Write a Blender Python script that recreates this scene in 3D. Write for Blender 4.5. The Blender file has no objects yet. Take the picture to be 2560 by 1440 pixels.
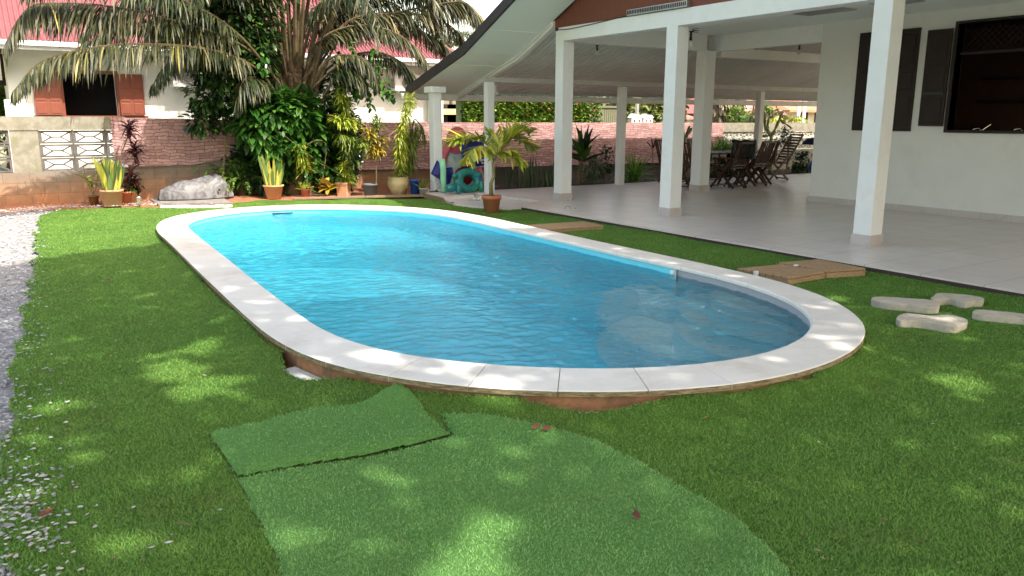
import bpy, math, random
import numpy as np
from mathutils import Vector, Matrix
random.seed(7); RNG = np.random.default_rng(7)
S = bpy.context.scene; COL = S.collection
R = math.radians

# ------------------------------------------------------------------ camera
CF, CP, CYAW, CROLL, CH = 1976.59, 0.212041, 0.570354, 0.002872, 1.6
def cam_axes():
    f = np.array([math.sin(CYAW)*math.cos(CP), math.cos(CYAW)*math.cos(CP), -math.sin(CP)])
    r = np.array([math.cos(CYAW), -math.sin(CYAW), 0.]); u = np.cross(r, f)
    c, s = math.cos(CROLL), math.sin(CROLL)
    return c*r+s*u, -s*r+c*u, f
AX = cam_axes()
cam = bpy.data.objects.new('camera', bpy.data.cameras.new('camera')); COL.objects.link(cam)
cam.data.sensor_width = 36; cam.data.lens = CF/2560*36; cam.data.clip_end = 2000; cam.data.clip_start = .05
M = Matrix.Identity(4)
for i in range(3):
    M[i][0] = AX[0][i]; M[i][1] = AX[1][i]; M[i][2] = -AX[2][i]
M[0][3] = 0; M[1][3] = 0; M[2][3] = CH
cam.matrix_world = M; S.camera = cam
def ray(x, y): return (x-1280)/CF*AX[0] + (720-y)/CF*AX[1] + AX[2]
def at(x, y, Y):                 # surveyed point: photo pixel + distance along the garden
    d = ray(x, y); return Vector(np.array([0, 0, CH]) + Y/d[1]*d)
def atz(x, y, z=0.):
    d = ray(x, y); return Vector(np.array([0, 0, CH]) + (z-CH)/d[2]*d)
def atx(x, y, X):
    d = ray(x, y); return Vector(np.array([0, 0, CH]) + X/d[0]*d)

# ------------------------------------------------------------------ light
SX, SY = -.30, .75               # horizontal travel of sunlight per metre of fall
W = bpy.data.worlds.new('World'); S.world = W; W.use_nodes = True
nt = W.node_tree; nt.nodes.clear()
sky = nt.nodes.new('ShaderNodeTexSky'); sky.sky_type = 'NISHITA'; sky.sun_disc = False
sky.sun_elevation = math.atan(1/math.hypot(SX, SY)); sky.sun_rotation = math.atan2(-SX, -SY)
sky.air_density = 1.2; sky.dust_density = 3.0; sky.ozone_density = .7
wb_ = nt.nodes.new('ShaderNodeMix'); wb_.data_type = 'RGBA'; wb_.blend_type = 'MULTIPLY'; wb_.inputs[0].default_value = 1; wb_.inputs[7].default_value = (1.15, 1.0, .81, 1)
bg = nt.nodes.new('ShaderNodeBackground'); bg.inputs[1].default_value = .15
out = nt.nodes.new('ShaderNodeOutputWorld')
nt.links.new(sky.outputs[0], wb_.inputs[6]); nt.links.new(wb_.outputs[2], bg.inputs[0]); nt.links.new(bg.outputs[0], out.inputs[0])
sun = bpy.data.objects.new('sun', bpy.data.lights.new('sun', 'SUN')); COL.objects.link(sun)
sun.data.energy = 2.28; sun.data.angle = R(.53); sun.data.color = (1, .95, .86)
sun.rotation_euler = Vector((SX, SY, -1)).to_track_quat('-Z', 'Y').to_euler()
sun.location = (5, -5, 20)
S.view_settings.view_transform = 'Standard'; S.view_settings.look = 'None'
S.view_settings.exposure = 1.85; S.view_settings.gamma = 1
S.render.engine = 'CYCLES'
S.cycles.max_bounces = 10; S.cycles.transparent_max_bounces = 16; S.cycles.diffuse_bounces = 5

# ------------------------------------------------------------------ helpers
def tag(o, label=None, cat=None, group=None, kind=None):
    if label: o['label'] = label
    if cat: o['category'] = cat
    if group: o['group'] = group
    if kind: o['kind'] = kind
    return o
ORG = {}
def empty(name, loc, label, cat, group=None, rz=0):
    o = bpy.data.objects.new(name, None); COL.objects.link(o)
    o.location = loc; o.rotation_euler.z = rz; ORG[o] = Vector(loc); o.empty_display_size = .1
    return tag(o, label, cat, group)
class MB:
    def __init__(s): s.v = []; s.f = []; s.m = []; s.r = []; s.cm = 0
    def add(s, vs, fs, r=None):
        b = len(s.v); s.v.extend([tuple(p) for p in vs]); s.f.extend([tuple(i+b for i in f) for f in fs])
        s.m.extend([s.cm]*len(fs)); s.r.extend([random.random() if r is None else r]*len(fs))
        return s
    def box(s, x0, x1, y0, y1, z0, z1, r=None):
        vs = [(x0,y0,z0),(x1,y0,z0),(x1,y1,z0),(x0,y1,z0),(x0,y0,z1),(x1,y0,z1),(x1,y1,z1),(x0,y1,z1)]
        return s.add(vs, [(0,3,2,1),(4,5,6,7),(0,1,5,4),(1,2,6,5),(2,3,7,6),(3,0,4,7)], r)
    def prism(s, poly, z0, z1, r=None):          # poly in xy, ccw
        n = len(poly); a = sum(poly[i][0]*poly[(i+1)%n][1]-poly[(i+1)%n][0]*poly[i][1] for i in range(n))
        if a < 0: poly = poly[::-1]
        vs = [(p[0],p[1],z0) for p in poly]+[(p[0],p[1],z1) for p in poly]
        return s.add(vs, [tuple(range(n))[::-1], tuple(range(n,2*n))]+[(i,(i+1)%n,(i+1)%n+n,i+n) for i in range(n)], r)
    def ext(s, poly, axis, a0, a1, r=None):      # extrude polygon of the other two axes along axis
        n = len(poly)
        def P(p, a): return (a,p[0],p[1]) if axis == 'x' else (p[0],a,p[1])
        vs = [P(p,a0) for p in poly]+[P(p,a1) for p in poly]
        return s.add(vs, [tuple(range(n))[::-1], tuple(range(n,2*n))]+[(i,(i+1)%n,(i+1)%n+n,i+n) for i in range(n)], r)
    def bar(s, a, b, w, h=None, r=None):         # rectangular bar from a to b
        a = Vector(a); b = Vector(b); h = h or w; d = (b-a).normalized()
        u = Vector((0,0,1)) if abs(d.z) < .95 else Vector((0,1,0))
        sd = d.cross(u).normalized(); up = sd.cross(d)
        vs = [p+sd*i*w/2+up*j*h/2 for p in (a,b) for i,j in ((-1,-1),(1,-1),(1,1),(-1,1))]
        return s.add(vs, [(0,1,2,3),(7,6,5,4),(0,4,5,1),(1,5,6,2),(2,6,7,3),(3,7,4,0)], r)
    def tube(s, pts, rad, n=6, r=None, cap=True):
        pts = [Vector(p) for p in pts]; k = len(pts)
        if not hasattr(rad, '__len__'): rad = [rad]*k
        vs = []; prev = None
        for i, p in enumerate(pts):
            d = (pts[min(i+1,k-1)]-pts[max(i-1,0)]).normalized()
            if prev is None: prev = d.orthogonal().normalized()
            a = (prev-d*prev.dot(d)).normalized(); prev = a; b = d.cross(a)
            vs += [p+(a*math.cos(2*math.pi*j/n)+b*math.sin(2*math.pi*j/n))*rad[i] for j in range(n)]
        fs = [(i*n+j, i*n+(j+1)%n, (i+1)*n+(j+1)%n, (i+1)*n+j) for i in range(k-1) for j in range(n)]
        if cap: fs += [tuple(range(n))[::-1], tuple(range((k-1)*n, k*n))]
        return s.add(vs, fs, r)
    def lathe(s, c, prof, n=24, r=None, sx=1, sy=1):
        c = Vector(c); vs = [(c.x+sx*q*math.cos(2*math.pi*j/n), c.y+sy*q*math.sin(2*math.pi*j/n), c.z+z) for q, z in prof for j in range(n)]
        fs = [(i*n+j, i*n+(j+1)%n, (i+1)*n+(j+1)%n, (i+1)*n+j) for i in range(len(prof)-1) for j in range(n)]
        return s.add(vs, fs, r)
    def strap(s, p, d, L, w, droop=.5, segs=4, prof=None, side=None, r=None, fold=0.):
        p = Vector(p); d = Vector(d).normalized()
        if side is None:
            side = d.cross(Vector((random.uniform(-.5,.5), random.uniform(-.5,.5), 1)))
            if side.length < .05: side = Vector((1,0,0))
        side = side.normalized(); prof = prof or ([.45]+[1-abs(i/segs-.45)*.5 for i in range(1,segs)]+[.04])
        vs = []; st = L/segs
        for i in range(segs+1):
            ww = w*prof[min(i,len(prof)-1)]/2
            vs += [p-side*ww, p+side*ww]
            p = p+d*st; d = (d+Vector((0,0,-1))*droop/segs).normalized()
        return s.add(vs, [(2*i,2*i+1,2*i+3,2*i+2) for i in range(segs)], r)
    def build(s, name, mat, parent=None, smooth=False, local=False, bevel=0):
        me = bpy.data.meshes.new(name); o_ = Vector((0,0,0))
        if parent is not None and not local: o_ = ORG.get(parent, o_)
        V = np.array(s.v, dtype=np.float32)-np.array(o_, dtype=np.float32)
        me.from_pydata(V.tolist(), [], s.f)
        mats = mat if isinstance(mat, (list, tuple)) else [mat]
        for m in mats: me.materials.append(m)
        if len(mats) > 1: me.polygons.foreach_set('material_index', s.m)
        at_ = me.attributes.new('rnd', 'FLOAT', 'FACE'); at_.data.foreach_set('value', s.r)
        if smooth: me.polygons.foreach_set('use_smooth', [True]*len(me.polygons))
        me.update(); o = bpy.data.objects.new(name, me); COL.objects.link(o)
        if parent is not None: o.parent = parent; ORG[o] = o_
        if bevel:
            b = o.modifiers.new('bevel', 'BEVEL'); b.width = bevel; b.segments = 2; b.limit_method = 'ANGLE'; b.angle_limit = R(40)
        return o
def copy_tree(o, parent=None):
    c = o.copy(); COL.objects.link(c); c.parent = parent
    for ch in [x for x in bpy.data.objects if x.parent == o]: copy_tree(ch, c)
    return c
def cat(pts, n=8):                      # Catmull-Rom
    P = [Vector(p) for p in pts]; P = [P[0]*2-P[1]]+P+[P[-1]*2-P[-2]]; o = []
    for i in range(1, len(P)-2):
        for k in range(n):
            t = k/n; a, b, c, d = P[i-1:i+3]
            o.append(.5*((2*b)+(c-a)*t+(2*a-5*b+4*c-d)*t*t+(3*b-a-3*c+d)*t**3))
    return o+[P[-2]]

# ------------------------------------------------------------------ materials
class NT:
    def __init__(s, name):
        s.m = bpy.data.materials.new(name); s.m.use_nodes = True; s.t = s.m.node_tree
        s.p = s.t.nodes['Principled BSDF']; s.out = s.t.nodes['Material Output']; s.co = None
    def n(s, ty, **kw):
        x = s.t.nodes.new('ShaderNode'+ty)
        for k, v in kw.items():
            if hasattr(x, k): setattr(x, k, v)
            else: x.inputs[k.replace('_', ' ')].default_value = v
        return x
    def l(s, a, b): s.t.links.new(a, b)
    def coord(s, kind='Object', sc=None):
        tc = s.n('TexCoord'); o = tc.outputs[kind]
        if sc:
            mp = s.n('Mapping'); mp.inputs['Scale'].default_value = sc; s.l(o, mp.inputs[0]); o = mp.outputs[0]
        return o
    def noise(s, scale, detail=4, rough=.6, vec=None, dist=0):
        x = s.n('TexNoise'); x.inputs['Scale'].default_value = scale; x.inputs['Detail'].default_value = detail
        x.inputs['Roughness'].default_value = rough; x.inputs['Distortion'].default_value = dist
        s.l(vec or s.coord(), x.inputs['Vector']); return x.outputs['Fac']
    def ramp(s, fac, stops):
        x = s.n('ValToRGB'); e = x.color_ramp.elements
        e[0].position, e[0].color = stops[0][0], (*stops[0][1], 1)
        e[1].position, e[1].color = stops[-1][0], (*stops[-1][1], 1)
        for p, c in stops[1:-1]: q = e.new(p); q.color = (*c, 1)
        s.l(fac, x.inputs[0]); return x.outputs[0]
    def mix(s, f, a, b, mode='MIX'):
        x = s.n('Mix', data_type='RGBA', blend_type=mode)
        for i, v in ((0, f), (6, a), (7, b)):
            if hasattr(v, 'links'): s.l(v, x.inputs[i])
            elif i: x.inputs[i].default_value = (*v, 1)
            else: x.inputs[i].default_value = v
        return x.outputs[2]
    def math(s, op, a, b=0, c=0):
        x = s.n('Math', operation=op)
        for i, v in enumerate((a, b, c)):
            if hasattr(v, 'links'): s.l(v, x.inputs[i])
            else: x.inputs[i].default_value = v
        return x.outputs[0]
    def bump(s, h, strength=.3, dist=.01):
        x = s.n('Bump'); x.inputs['Strength'].default_value = strength; x.inputs['Distance'].default_value = dist
        s.l(h, x.inputs['Height']); s.l(x.outputs[0], s.p.inputs['Normal']); return x.outputs[0]
    def col(s, c): 
        if hasattr(c, 'links'): s.l(c, s.p.inputs['Base Color'])
        else: s.p.inputs['Base Color'].default_value = (*c, 1)
    def set(s, **kw):
        for k, v in kw.items(): s.p.inputs[k.replace('_', ' ')].default_value = v
        return s
def pm(name, c, c2=None, scale=4, rough=.6, bump=0, bscale=60, metal=0, spec=.4, lo=.35, hi=.65, sc=None, dirt=None):
    k = NT(name); vec = k.coord('Object', sc) if sc else None
    if c2 is None: c2 = tuple(x*.86 for x in c)
    cc = k.ramp(k.noise(scale, 5, .65, vec), [(lo, c), (hi, c2)])
    if dirt: cc = k.mix(k.ramp(k.noise(dirt[1], 6, .7), [(.52, (0,0,0)), (.72, (1,1,1))]), cc, dirt[0])
    k.col(cc); k.set(Roughness=rough, Metallic=metal); k.p.inputs['Specular IOR Level'].default_value = spec
    if bump: k.bump(k.noise(bscale, 4, .6, vec), bump, .01)
    return k.m
def leafmat(name, stops, tr=.28, rough=.45, spec=.35):
    k = NT(name); a = k.n('Attribute', attribute_name='rnd')
    c = k.ramp(a.outputs['Fac'], stops); k.col(c); k.set(Roughness=rough); k.p.inputs['Specular IOR Level'].default_value = spec
    t = k.n('BsdfTranslucent'); k.l(c, t.inputs[0]); m = k.n('MixShader'); m.inputs[0].default_value = tr
    k.l(k.p.outputs[0], m.inputs[1]); k.l(t.outputs[0], m.inputs[2]); k.l(m.outputs[0], k.out.inputs[0]); return k.m

def turfmat(name, a, b, c, scale=1.):
    k = NT(name); at_ = k.n('Attribute', attribute_name='rnd')
    big = k.ramp(k.noise(.9, 4, .6), [(.35, a), (.65, b)])
    cc = k.mix(k.math('MULTIPLY', at_.outputs['Fac'], .55), big, c)
    wear = k.ramp(k.math('MULTIPLY', k.ramp(k.noise(1.7, 5, .7), [(.48, (0,0,0)), (.72, (1,1,1))]), k.ramp(at_.outputs['Fac'], [(.35, (0,0,0)), (.6, (1,1,1))])), [(0, (0,0,0)), (1, (.75,.75,.75))])
    k.col(k.mix(wear, cc, (.17,.155,.05))); k.set(Roughness=.6); k.p.inputs['Specular IOR Level'].default_value = .25
    return k.m
M_turf_base = None
def turfbase(name, a, b):
    k = NT(name); n1 = k.noise(.9, 4, .6); n2 = k.noise(90, 5, .75)
    cc = k.mix(k.ramp(n2, [(.3, (.55,.55,.55)), (.7, (1.1,1.1,1.1))]), (0,0,0), k.ramp(n1, [(.35, a), (.65, b)]), 'MIX')
    k.col(cc); k.set(Roughness=.85); k.p.inputs['Specular IOR Level'].default_value = .1
    k.bump(n2, .9, .02); return k.m
m_turf_b = turfbase('turf_backing', (.11,.215,.035), (.085,.175,.03))
m_turf = turfmat('turf_blades', (.135,.28,.045), (.105,.23,.036), (.20,.35,.07))
m_patch_b = turfbase('patch_backing', (.145,.32,.08), (.125,.29,.07))
m_patch = turfmat('patch_blades', (.205,.41,.115), (.18,.37,.105), (.30,.49,.16))
m_coping = pm('white_limestone', (.74,.70,.64), (.67,.63,.57), 3, .55, .15, 90, dirt=((.58,.53,.45), 2.2))
m_cop_edge = pm('weathered_stone_edge', (.33,.27,.16), (.10,.075,.035), 14, .8, .5, 50, sc=(1,1,6))
m_joint = pm('joint_mortar', (.24,.20,.16), None, 5, .9)
m_poolwall = pm('brown_pool_wall', (.36,.17,.08), (.22,.11,.055), 5, .85, .4, 40, dirt=((.10,.08,.05), 7))
m_liner = pm('pool_liner', (.17,.67,.79), (.155,.63,.76), 2, .4, spec=.3)
m_step = pm('grey_pool_step', (.74,.71,.68), (.62,.60,.58), 60, .6)
m_curb = pm('white_curb', (.6,.6,.58), (.42,.38,.32), 8, .7, .2)
m_white = pm('white_plastic', (.78,.78,.76), None, 4, .35)
m_wall = pm('white_wall_paint', (.68,.68,.64), (.64,.64,.60), 1.2, .7, .12, 120, dirt=((.62,.61,.57), 1.6))
m_col = pm('white_column_paint', (.76,.77,.76), (.72,.73,.72), 2.5, .6, .15, 70, dirt=((.70,.69,.66), 3.5))
m_soffit = pm('white_soffit_panel', (.78,.84,.80), (.75,.81,.77), .6, .5, .0)
m_ribs = pm('white_ribbed_ceiling', (.66,.66,.64), None, 1, .45)
m_fascia = pm('dark_fascia', (.045,.04,.042), (.03,.028,.028), 4, .5)
m_gable = None
def woodmat(name, a, b, sc=(1,1,1), rough=.6, bump=.3):
    k = NT(name); v = k.coord('Object', sc); n1 = k.noise(6, 6, .7, v, .6)
    k.col(k.ramp(n1, [(.3, a), (.7, b)])); k.set(Roughness=rough); k.bump(n1, bump, .008); return k.m
m_gable = woodmat('red_gable_boards', (.13,.035,.020), (.19,.055,.03), (1,9,.8), .55)
m_pallet = woodmat('treated_pine', (.46,.31,.17), (.22,.13,.065), (2,18,18), .8)
m_plank = woodmat('weathered_plank', (.30,.20,.13), (.17,.11,.07), (1,8,8), .85)
m_shut_r = woodmat('red_shutter_wood', (.26,.075,.045), (.20,.055,.032), (8,8,1), .45)
m_dark = woodmat('dark_stained_wood', (.022,.011,.008), (.012,.007,.006), (8,8,1), .75)
m_chair = woodmat('teak_chair_wood', (.07,.028,.015), (.03,.013,.008), (6,6,6), .5)
m_black = pm('black_void', (.012,.01,.01), None, 2, .8)
m_dkint = pm('dark_interior', (.09,.035,.022), (.06,.025,.016), 2, .8)
m_metal = pm('galvanised_metal', (.55,.56,.56), (.42,.43,.43), 10, .4, metal=.8)
m_chrome = pm('chrome', (.8,.8,.8), None, 10, .12, metal=1)
m_black_p = pm('black_plastic', (.02,.02,.02), None, 10, .4)

def tile_mat(name, c1, c2, w, h, mort, mc, rough=.35, offset=0., sc=(1,1,1), bmp=.15, msz=.006, squash=1.):
    k = NT(name); v = k.coord('Object', sc); b = k.n('TexBrick', offset=offset)
    b.inputs['Scale'].default_value = 1; b.inputs['Brick Width'].default_value = w; b.inputs['Row Height'].default_value = h
    b.inputs['Mortar Size'].default_value = msz; b.inputs['Mortar Smooth'].default_value = .2; b.inputs['Bias'].default_value = 0
    b.inputs['Color1'].default_value = (*c1,1); b.inputs['Color2'].default_value = (*c2,1); b.inputs['Mortar'].default_value = (*mc,1)
    k.l(v, b.inputs['Vector'])
    n1 = k.ramp(k.noise(2.2, 6, .7), [(.3, (.9,.9,.9)), (.7, (1.06,1.05,1.04))])
    k.col(k.mix(1., b.outputs[0], n1, 'MULTIPLY')); k.set(Roughness=rough)
    k.bump(b.outputs['Fac'], -bmp if False else bmp, -.004); return k.m
m_tile = tile_mat('patio_tiles', (.66,.585,.535), (.64,.57,.525), .62, .62, .004, (.40,.35,.32), .32, 0., msz=.006)

m_skirt = pm('skirting_tile', (.50,.455,.43), (.45,.41,.39), 3, .4, dirt=((.40,.36,.33), 4))
# hanging canvas printed with pink stacked stone
def stone_canvas():
    k = NT('pink_stone_canvas'); tc = k.coord(); sp = k.n('SeparateXYZ'); k.l(tc, sp.inputs[0])
    cb = k.n('CombineXYZ'); wob = k.noise(1.6, 3, .6, None); wob2 = k.noise(9, 4, .6, None)
    k.l(sp.outputs[0], cb.inputs[0])
    zz = k.math('ADD', sp.outputs[2], k.math('ADD', k.math('MULTIPLY', wob, .22), k.math('MULTIPLY', wob2, .05)))
    k.l(zz, cb.inputs[1]); b = k.n('TexBrick', offset=.43, offset_frequency=2, squash=.7, squash_frequency=3)
    for nme, v in (('Scale', 1), ('Brick Width', .27), ('Row Height', .062), ('Mortar Size', .006), ('Mortar Smooth', .5), ('Bias', 0)):
        b.inputs[nme].default_value = v
    b.inputs['Color1'].default_value = (.50,.32,.31,1); b.inputs['Color2'].default_value = (.32,.185,.18,1); b.inputs['Mortar'].default_value = (.12,.045,.04,1)
    k.l(cb.outputs[0], b.inputs['Vector'])
    n = k.ramp(k.noise(14, 6, .7), [(.3, (.75,.72,.72)), (.7, (1.2,1.17,1.15))])
    k.col(k.mix(1., b.outputs[0], n, 'MULTIPLY')); k.set(Roughness=.75); k.bump(k.noise(5, 3, .5), .3, .03); return k.m
m_canvas = stone_canvas()
# concrete block wall, red soil splashed up its foot
def blockwall():
    k = NT('soiled_concrete_blocks'); tc = k.coord(); sp = k.n('SeparateXYZ'); k.l(tc, sp.inputs[0])
    cb = k.n('CombineXYZ'); k.l(sp.outputs[0], cb.inputs[0]); k.l(sp.outputs[2], cb.inputs[1])
    b = k.n('TexBrick', offset=.5)
    for nme, v in (('Scale', 1), ('Brick Width', .42), ('Row Height', .205), ('Mortar Size', .005), ('Mortar Smooth', .6), ('Bias', 0)):
        b.inputs[nme].default_value = v
    b.inputs['Color1'].default_value = (1,1,1,1); b.inputs['Color2'].default_value = (.86,.86,.86,1); b.inputs['Mortar'].default_value = (.55,.52,.50,1)
    k.l(cb.outputs[0], b.inputs['Vector'])
    h = k.math('ADD', sp.outputs[2], k.math('MULTIPLY', k.noise(2.4, 6, .7), .55))
    base = k.ramp(h, [(.25, (.36,.16,.075)), (.50, (.36,.20,.11)), (.78, (.24,.19,.145)), (1.0, (.27,.24,.205))])
    base = k.mix(k.ramp(k.math('MULTIPLY', sp.outputs[0], .1), [(.50, (0,0,0)), (.64, (1,1,1))]), base, (.13,.115,.10))
    base = k.mix(k.ramp(k.noise(5, 6, .75), [(.5, (0,0,0)), (.75, (1,1,1))]), base, (.16,.14,.11))
    k.col(k.mix(1., base, b.outputs[0], 'MULTIPLY')); k.set(Roughness=.9); k.bump(k.noise(70, 4, .6), .4, .008); return k.m
m_block = blockwall()
m_conc = pm('mossy_concrete', (.30,.28,.23), (.19,.175,.13), 6, .9, .3, 60, dirt=((.20,.21,.11), 3))
m_breeze = pm('breeze_concrete', (.16,.145,.13), (.10,.09,.08), 8, .9, .3, 60)
m_breeze_w = pm('painted_breeze', (.62,.61,.56), (.45,.44,.38), 8, .9, .2, 60)
m_soil = pm('red_soil', (.34,.13,.06), (.24,.10,.05), 5, .95, .6, 30, dirt=((.30,.24,.19), 6))
m_gravelb = pm('gravel_bed', (.36,.35,.35), (.20,.19,.19), 45, .95, 1, 55)
m_stone = leafmat('gravel_stone', [(0, (.17,.17,.175)), (.5, (.29,.29,.30)), (.9, (.44,.44,.43)), (1, (.30,.20,.15))], 0, .85)
m_far_ground = pm('dry_earth', (.26,.24,.15), (.16,.19,.09), .8, .95)
m_terra = pm('terracotta', (.50,.19,.10), (.43,.155,.08), 6, .7, .15, 60)
m_peach = pm('faded_peach_pot', (.62,.33,.19), (.52,.27,.15), 5, .75, .2, 50, dirt=((.60,.48,.36), 5))
m_greypot = pm('grey_plastic_pot', (.12,.13,.15), (.10,.11,.12), 5, .6)
m_cream = pm('glazed_cream_pot', (.50,.42,.24), (.34,.27,.12), 4, .35, dirt=((.16,.12,.06), 3.5))
m_bluepl = pm('blue_plastic', (.012,.07,.33), (.01,.055,.27), 5, .4)
m_palegrey = pm('pale_grey_pot', (.40,.38,.34), (.32,.30,.27), 5, .7)
m_brownglaze = pm('brown_glazed_pot', (.30,.16,.05), (.12,.06,.025), 12, .3)
m_soilpot = pm('potting_soil', (.06,.04,.025), (.03,.02,.015), 20, .95, .8, 50)
m_rock = NT('grey_moulded_rock')
_v = m_rock.n('TexNoise'); _v.inputs['Scale'].default_value = 3.2; _v.inputs['Detail'].default_value = 6; _v.inputs['Distortion'].default_value = 3.
m_rock.l(m_rock.coord(), _v.inputs['Vector'])
m_rock.col(m_rock.ramp(_v.outputs['Fac'], [(.35, (.09,.09,.095)), (.6, (.19,.19,.2))])); m_rock.set(Roughness=.6); m_rock.bump(_v.outputs['Fac'], .5, .04); m_rock = m_rock.m
m_slab = pm('pale_concrete_slab', (.52,.46,.37), (.42,.37,.30), 12, .9, .3, 60, dirt=((.33,.29,.22), 9))
m_barkp = pm('palm_bark', (.13,.085,.05), (.05,.035,.02), 9, .95, .8, 20)
m_petiole = pm('palm_petiole', (.10,.075,.035), (.05,.035,.018), 4, .6, .2, 20)
m_stem = pm('green_brown_stem', (.20,.15,.08), (.12,.10,.05), 8, .8)
m_ringstem = pm('pale_palm_stem', (.27,.24,.12), (.17,.17,.07), 12, .6)
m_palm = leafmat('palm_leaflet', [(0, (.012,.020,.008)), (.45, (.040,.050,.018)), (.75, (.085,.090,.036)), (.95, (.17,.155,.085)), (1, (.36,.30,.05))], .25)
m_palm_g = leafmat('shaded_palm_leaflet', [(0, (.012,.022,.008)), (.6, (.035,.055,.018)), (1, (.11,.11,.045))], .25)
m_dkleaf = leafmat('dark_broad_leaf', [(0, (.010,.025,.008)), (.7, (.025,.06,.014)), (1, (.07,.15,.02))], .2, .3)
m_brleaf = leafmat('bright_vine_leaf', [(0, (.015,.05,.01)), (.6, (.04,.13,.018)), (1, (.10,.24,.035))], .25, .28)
m_yleaf = leafmat('yellow_edged_leaf', [(0, (.13,.22,.025)), (.5, (.34,.42,.04)), (1, (.62,.62,.10))], .3, .35)
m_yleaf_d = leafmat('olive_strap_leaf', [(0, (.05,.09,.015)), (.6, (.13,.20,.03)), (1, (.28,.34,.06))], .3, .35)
m_croton = leafmat('croton_leaf', [(0, (.10,.11,.02)), (.4, (.30,.24,.03)), (.75, (.48,.36,.04)), (1, (.14,.04,.02))], .3, .3)
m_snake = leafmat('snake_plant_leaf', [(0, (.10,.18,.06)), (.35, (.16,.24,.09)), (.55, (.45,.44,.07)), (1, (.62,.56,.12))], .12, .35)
m_fern = leafmat('fern_leaf', [(0, (.06,.16,.02)), (.6, (.15,.33,.04)), (1, (.32,.48,.09))], .35, .4)
m_red = leafmat('dark_red_leaf', [(0, (.025,.008,.010)), (.8, (.09,.02,.02)), (1, (.2,.05,.03))], .25, .35)
m_goldpalm = leafmat('golden_palm_leaf', [(0, (.13,.22,.02)), (.5, (.30,.36,.035)), (.85, (.52,.48,.06)), (1, (.62,.52,.10))], .35, .3)
m_hedge = leafmat('hedge_leaf', [(0, (.03,.08,.012)), (.5, (.10,.20,.025)), (1, (.28,.38,.06))], .25, .3)
m_dryl = leafmat('dry_leaf', [(0, (.10,.035,.015)), (1, (.22,.09,.04))], .15, .6)

# water
k = NT('pool_water'); k.t.nodes.remove(k.p)
gl = k.n('BsdfGlossy'); gl.inputs['Roughness'].default_value = .03; tr = k.n('BsdfTransparent'); tr.inputs[0].default_value = (.76,.955,.985,1)
v1 = k.coord('Object', (1., 1.9, 1)); n1 = k.noise(5.5, 3, .55, v1, .4); n2 = k.noise(19, 2, .5, v1, .3)
hh = k.math('ADD', n1, k.math('MULTIPLY', n2, .28))
bp = k.n('Bump'); bp.inputs['Strength'].default_value = .6; bp.inputs['Distance'].default_value = .02; k.l(hh, bp.inputs['Height'])
fr = k.n('Fresnel'); fr.inputs[0].default_value = 1.42; k.l(bp.outputs[0], fr.inputs['Normal']); k.l(bp.outputs[0], gl.inputs['Normal'])
mx = k.n('MixShader'); k.l(fr.outputs[0], mx.inputs[0]); df = k.n('BsdfDiffuse'); df.inputs[0].default_value = (.07,.60,.80,1); m0 = k.n('MixShader'); m0.inputs[0].default_value = .10
rf = k.n('BsdfRefraction'); rf.inputs['Color'].default_value = (.76,.955,.985,1); rf.inputs['Roughness'].default_value = 0; rf.inputs['IOR'].default_value = 1.2; k.l(bp.outputs[0], rf.inputs['Normal'])
mr = k.n('MixShader'); mr.inputs[0].default_value = .55; k.l(tr.outputs[0], mr.inputs[1]); k.l(rf.outputs[0], mr.inputs[2]); k.l(mr.outputs[0], m0.inputs[1]); k.l(df.outputs[0], m0.inputs[2]); k.l(m0.outputs[0], mx.inputs[1]); k.l(gl.outputs[0], mx.inputs[2]); k.l(mx.outputs[0], k.out.inputs[0])
m_water = k.m

# ------------------------------------------------------------------ pool outline (measured, smoothed)
OUTER = [[1.68,11.56],[1.89,12.24],[2.18,12.68],[2.66,13.05],[3.19,13.24],[3.71,13.26],[4.33,13.08],[4.80,12.80],[5.31,12.28],[5.70,11.67],[5.93,11.05],[6.01,9.91],[5.98,9.03],[5.91,7.29],[5.90,5.96],[5.89,5.33],[5.86,4.81],[5.76,4.27],[5.55,3.79],[5.28,3.42],[4.95,3.13],[4.72,3.0],[4.47,2.91],[4.17,2.82],[4.0,2.8],[3.6,2.79],[3.23,2.86],[2.86,2.99],[2.42,3.26],[2.30,3.35],[1.94,3.68],[1.78,3.92],[1.63,4.15],[1.50,4.44],[1.43,4.8],[1.40,5.26],[1.43,6.22],[1.50,7.97],[1.57,9.63],[1.61,10.96]]
INNER = [[2.04,11.40],[2.21,11.94],[2.51,12.39],[3.05,12.76],[3.70,12.86],[4.34,12.60],[4.95,12.05],[5.35,11.49],[5.56,10.89],[5.62,9.93],[5.61,9.09],[5.60,8.18],[5.56,6.84],[5.56,5.86],[5.56,5.45],[5.54,4.95],[5.46,4.49],[5.3,4.05],[5.04,3.67],[4.85,3.5],[4.65,3.37],[4.47,3.28],[4.08,3.17],[3.82,3.16],[3.52,3.18],[3.06,3.34],[2.58,3.65],[2.1,4.14],[1.98,4.36],[1.87,4.6],[1.80,4.85],[1.76,5.26],[1.78,5.79],[1.83,7.04],[1.9,8.31],[1.97,10.0]]
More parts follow.
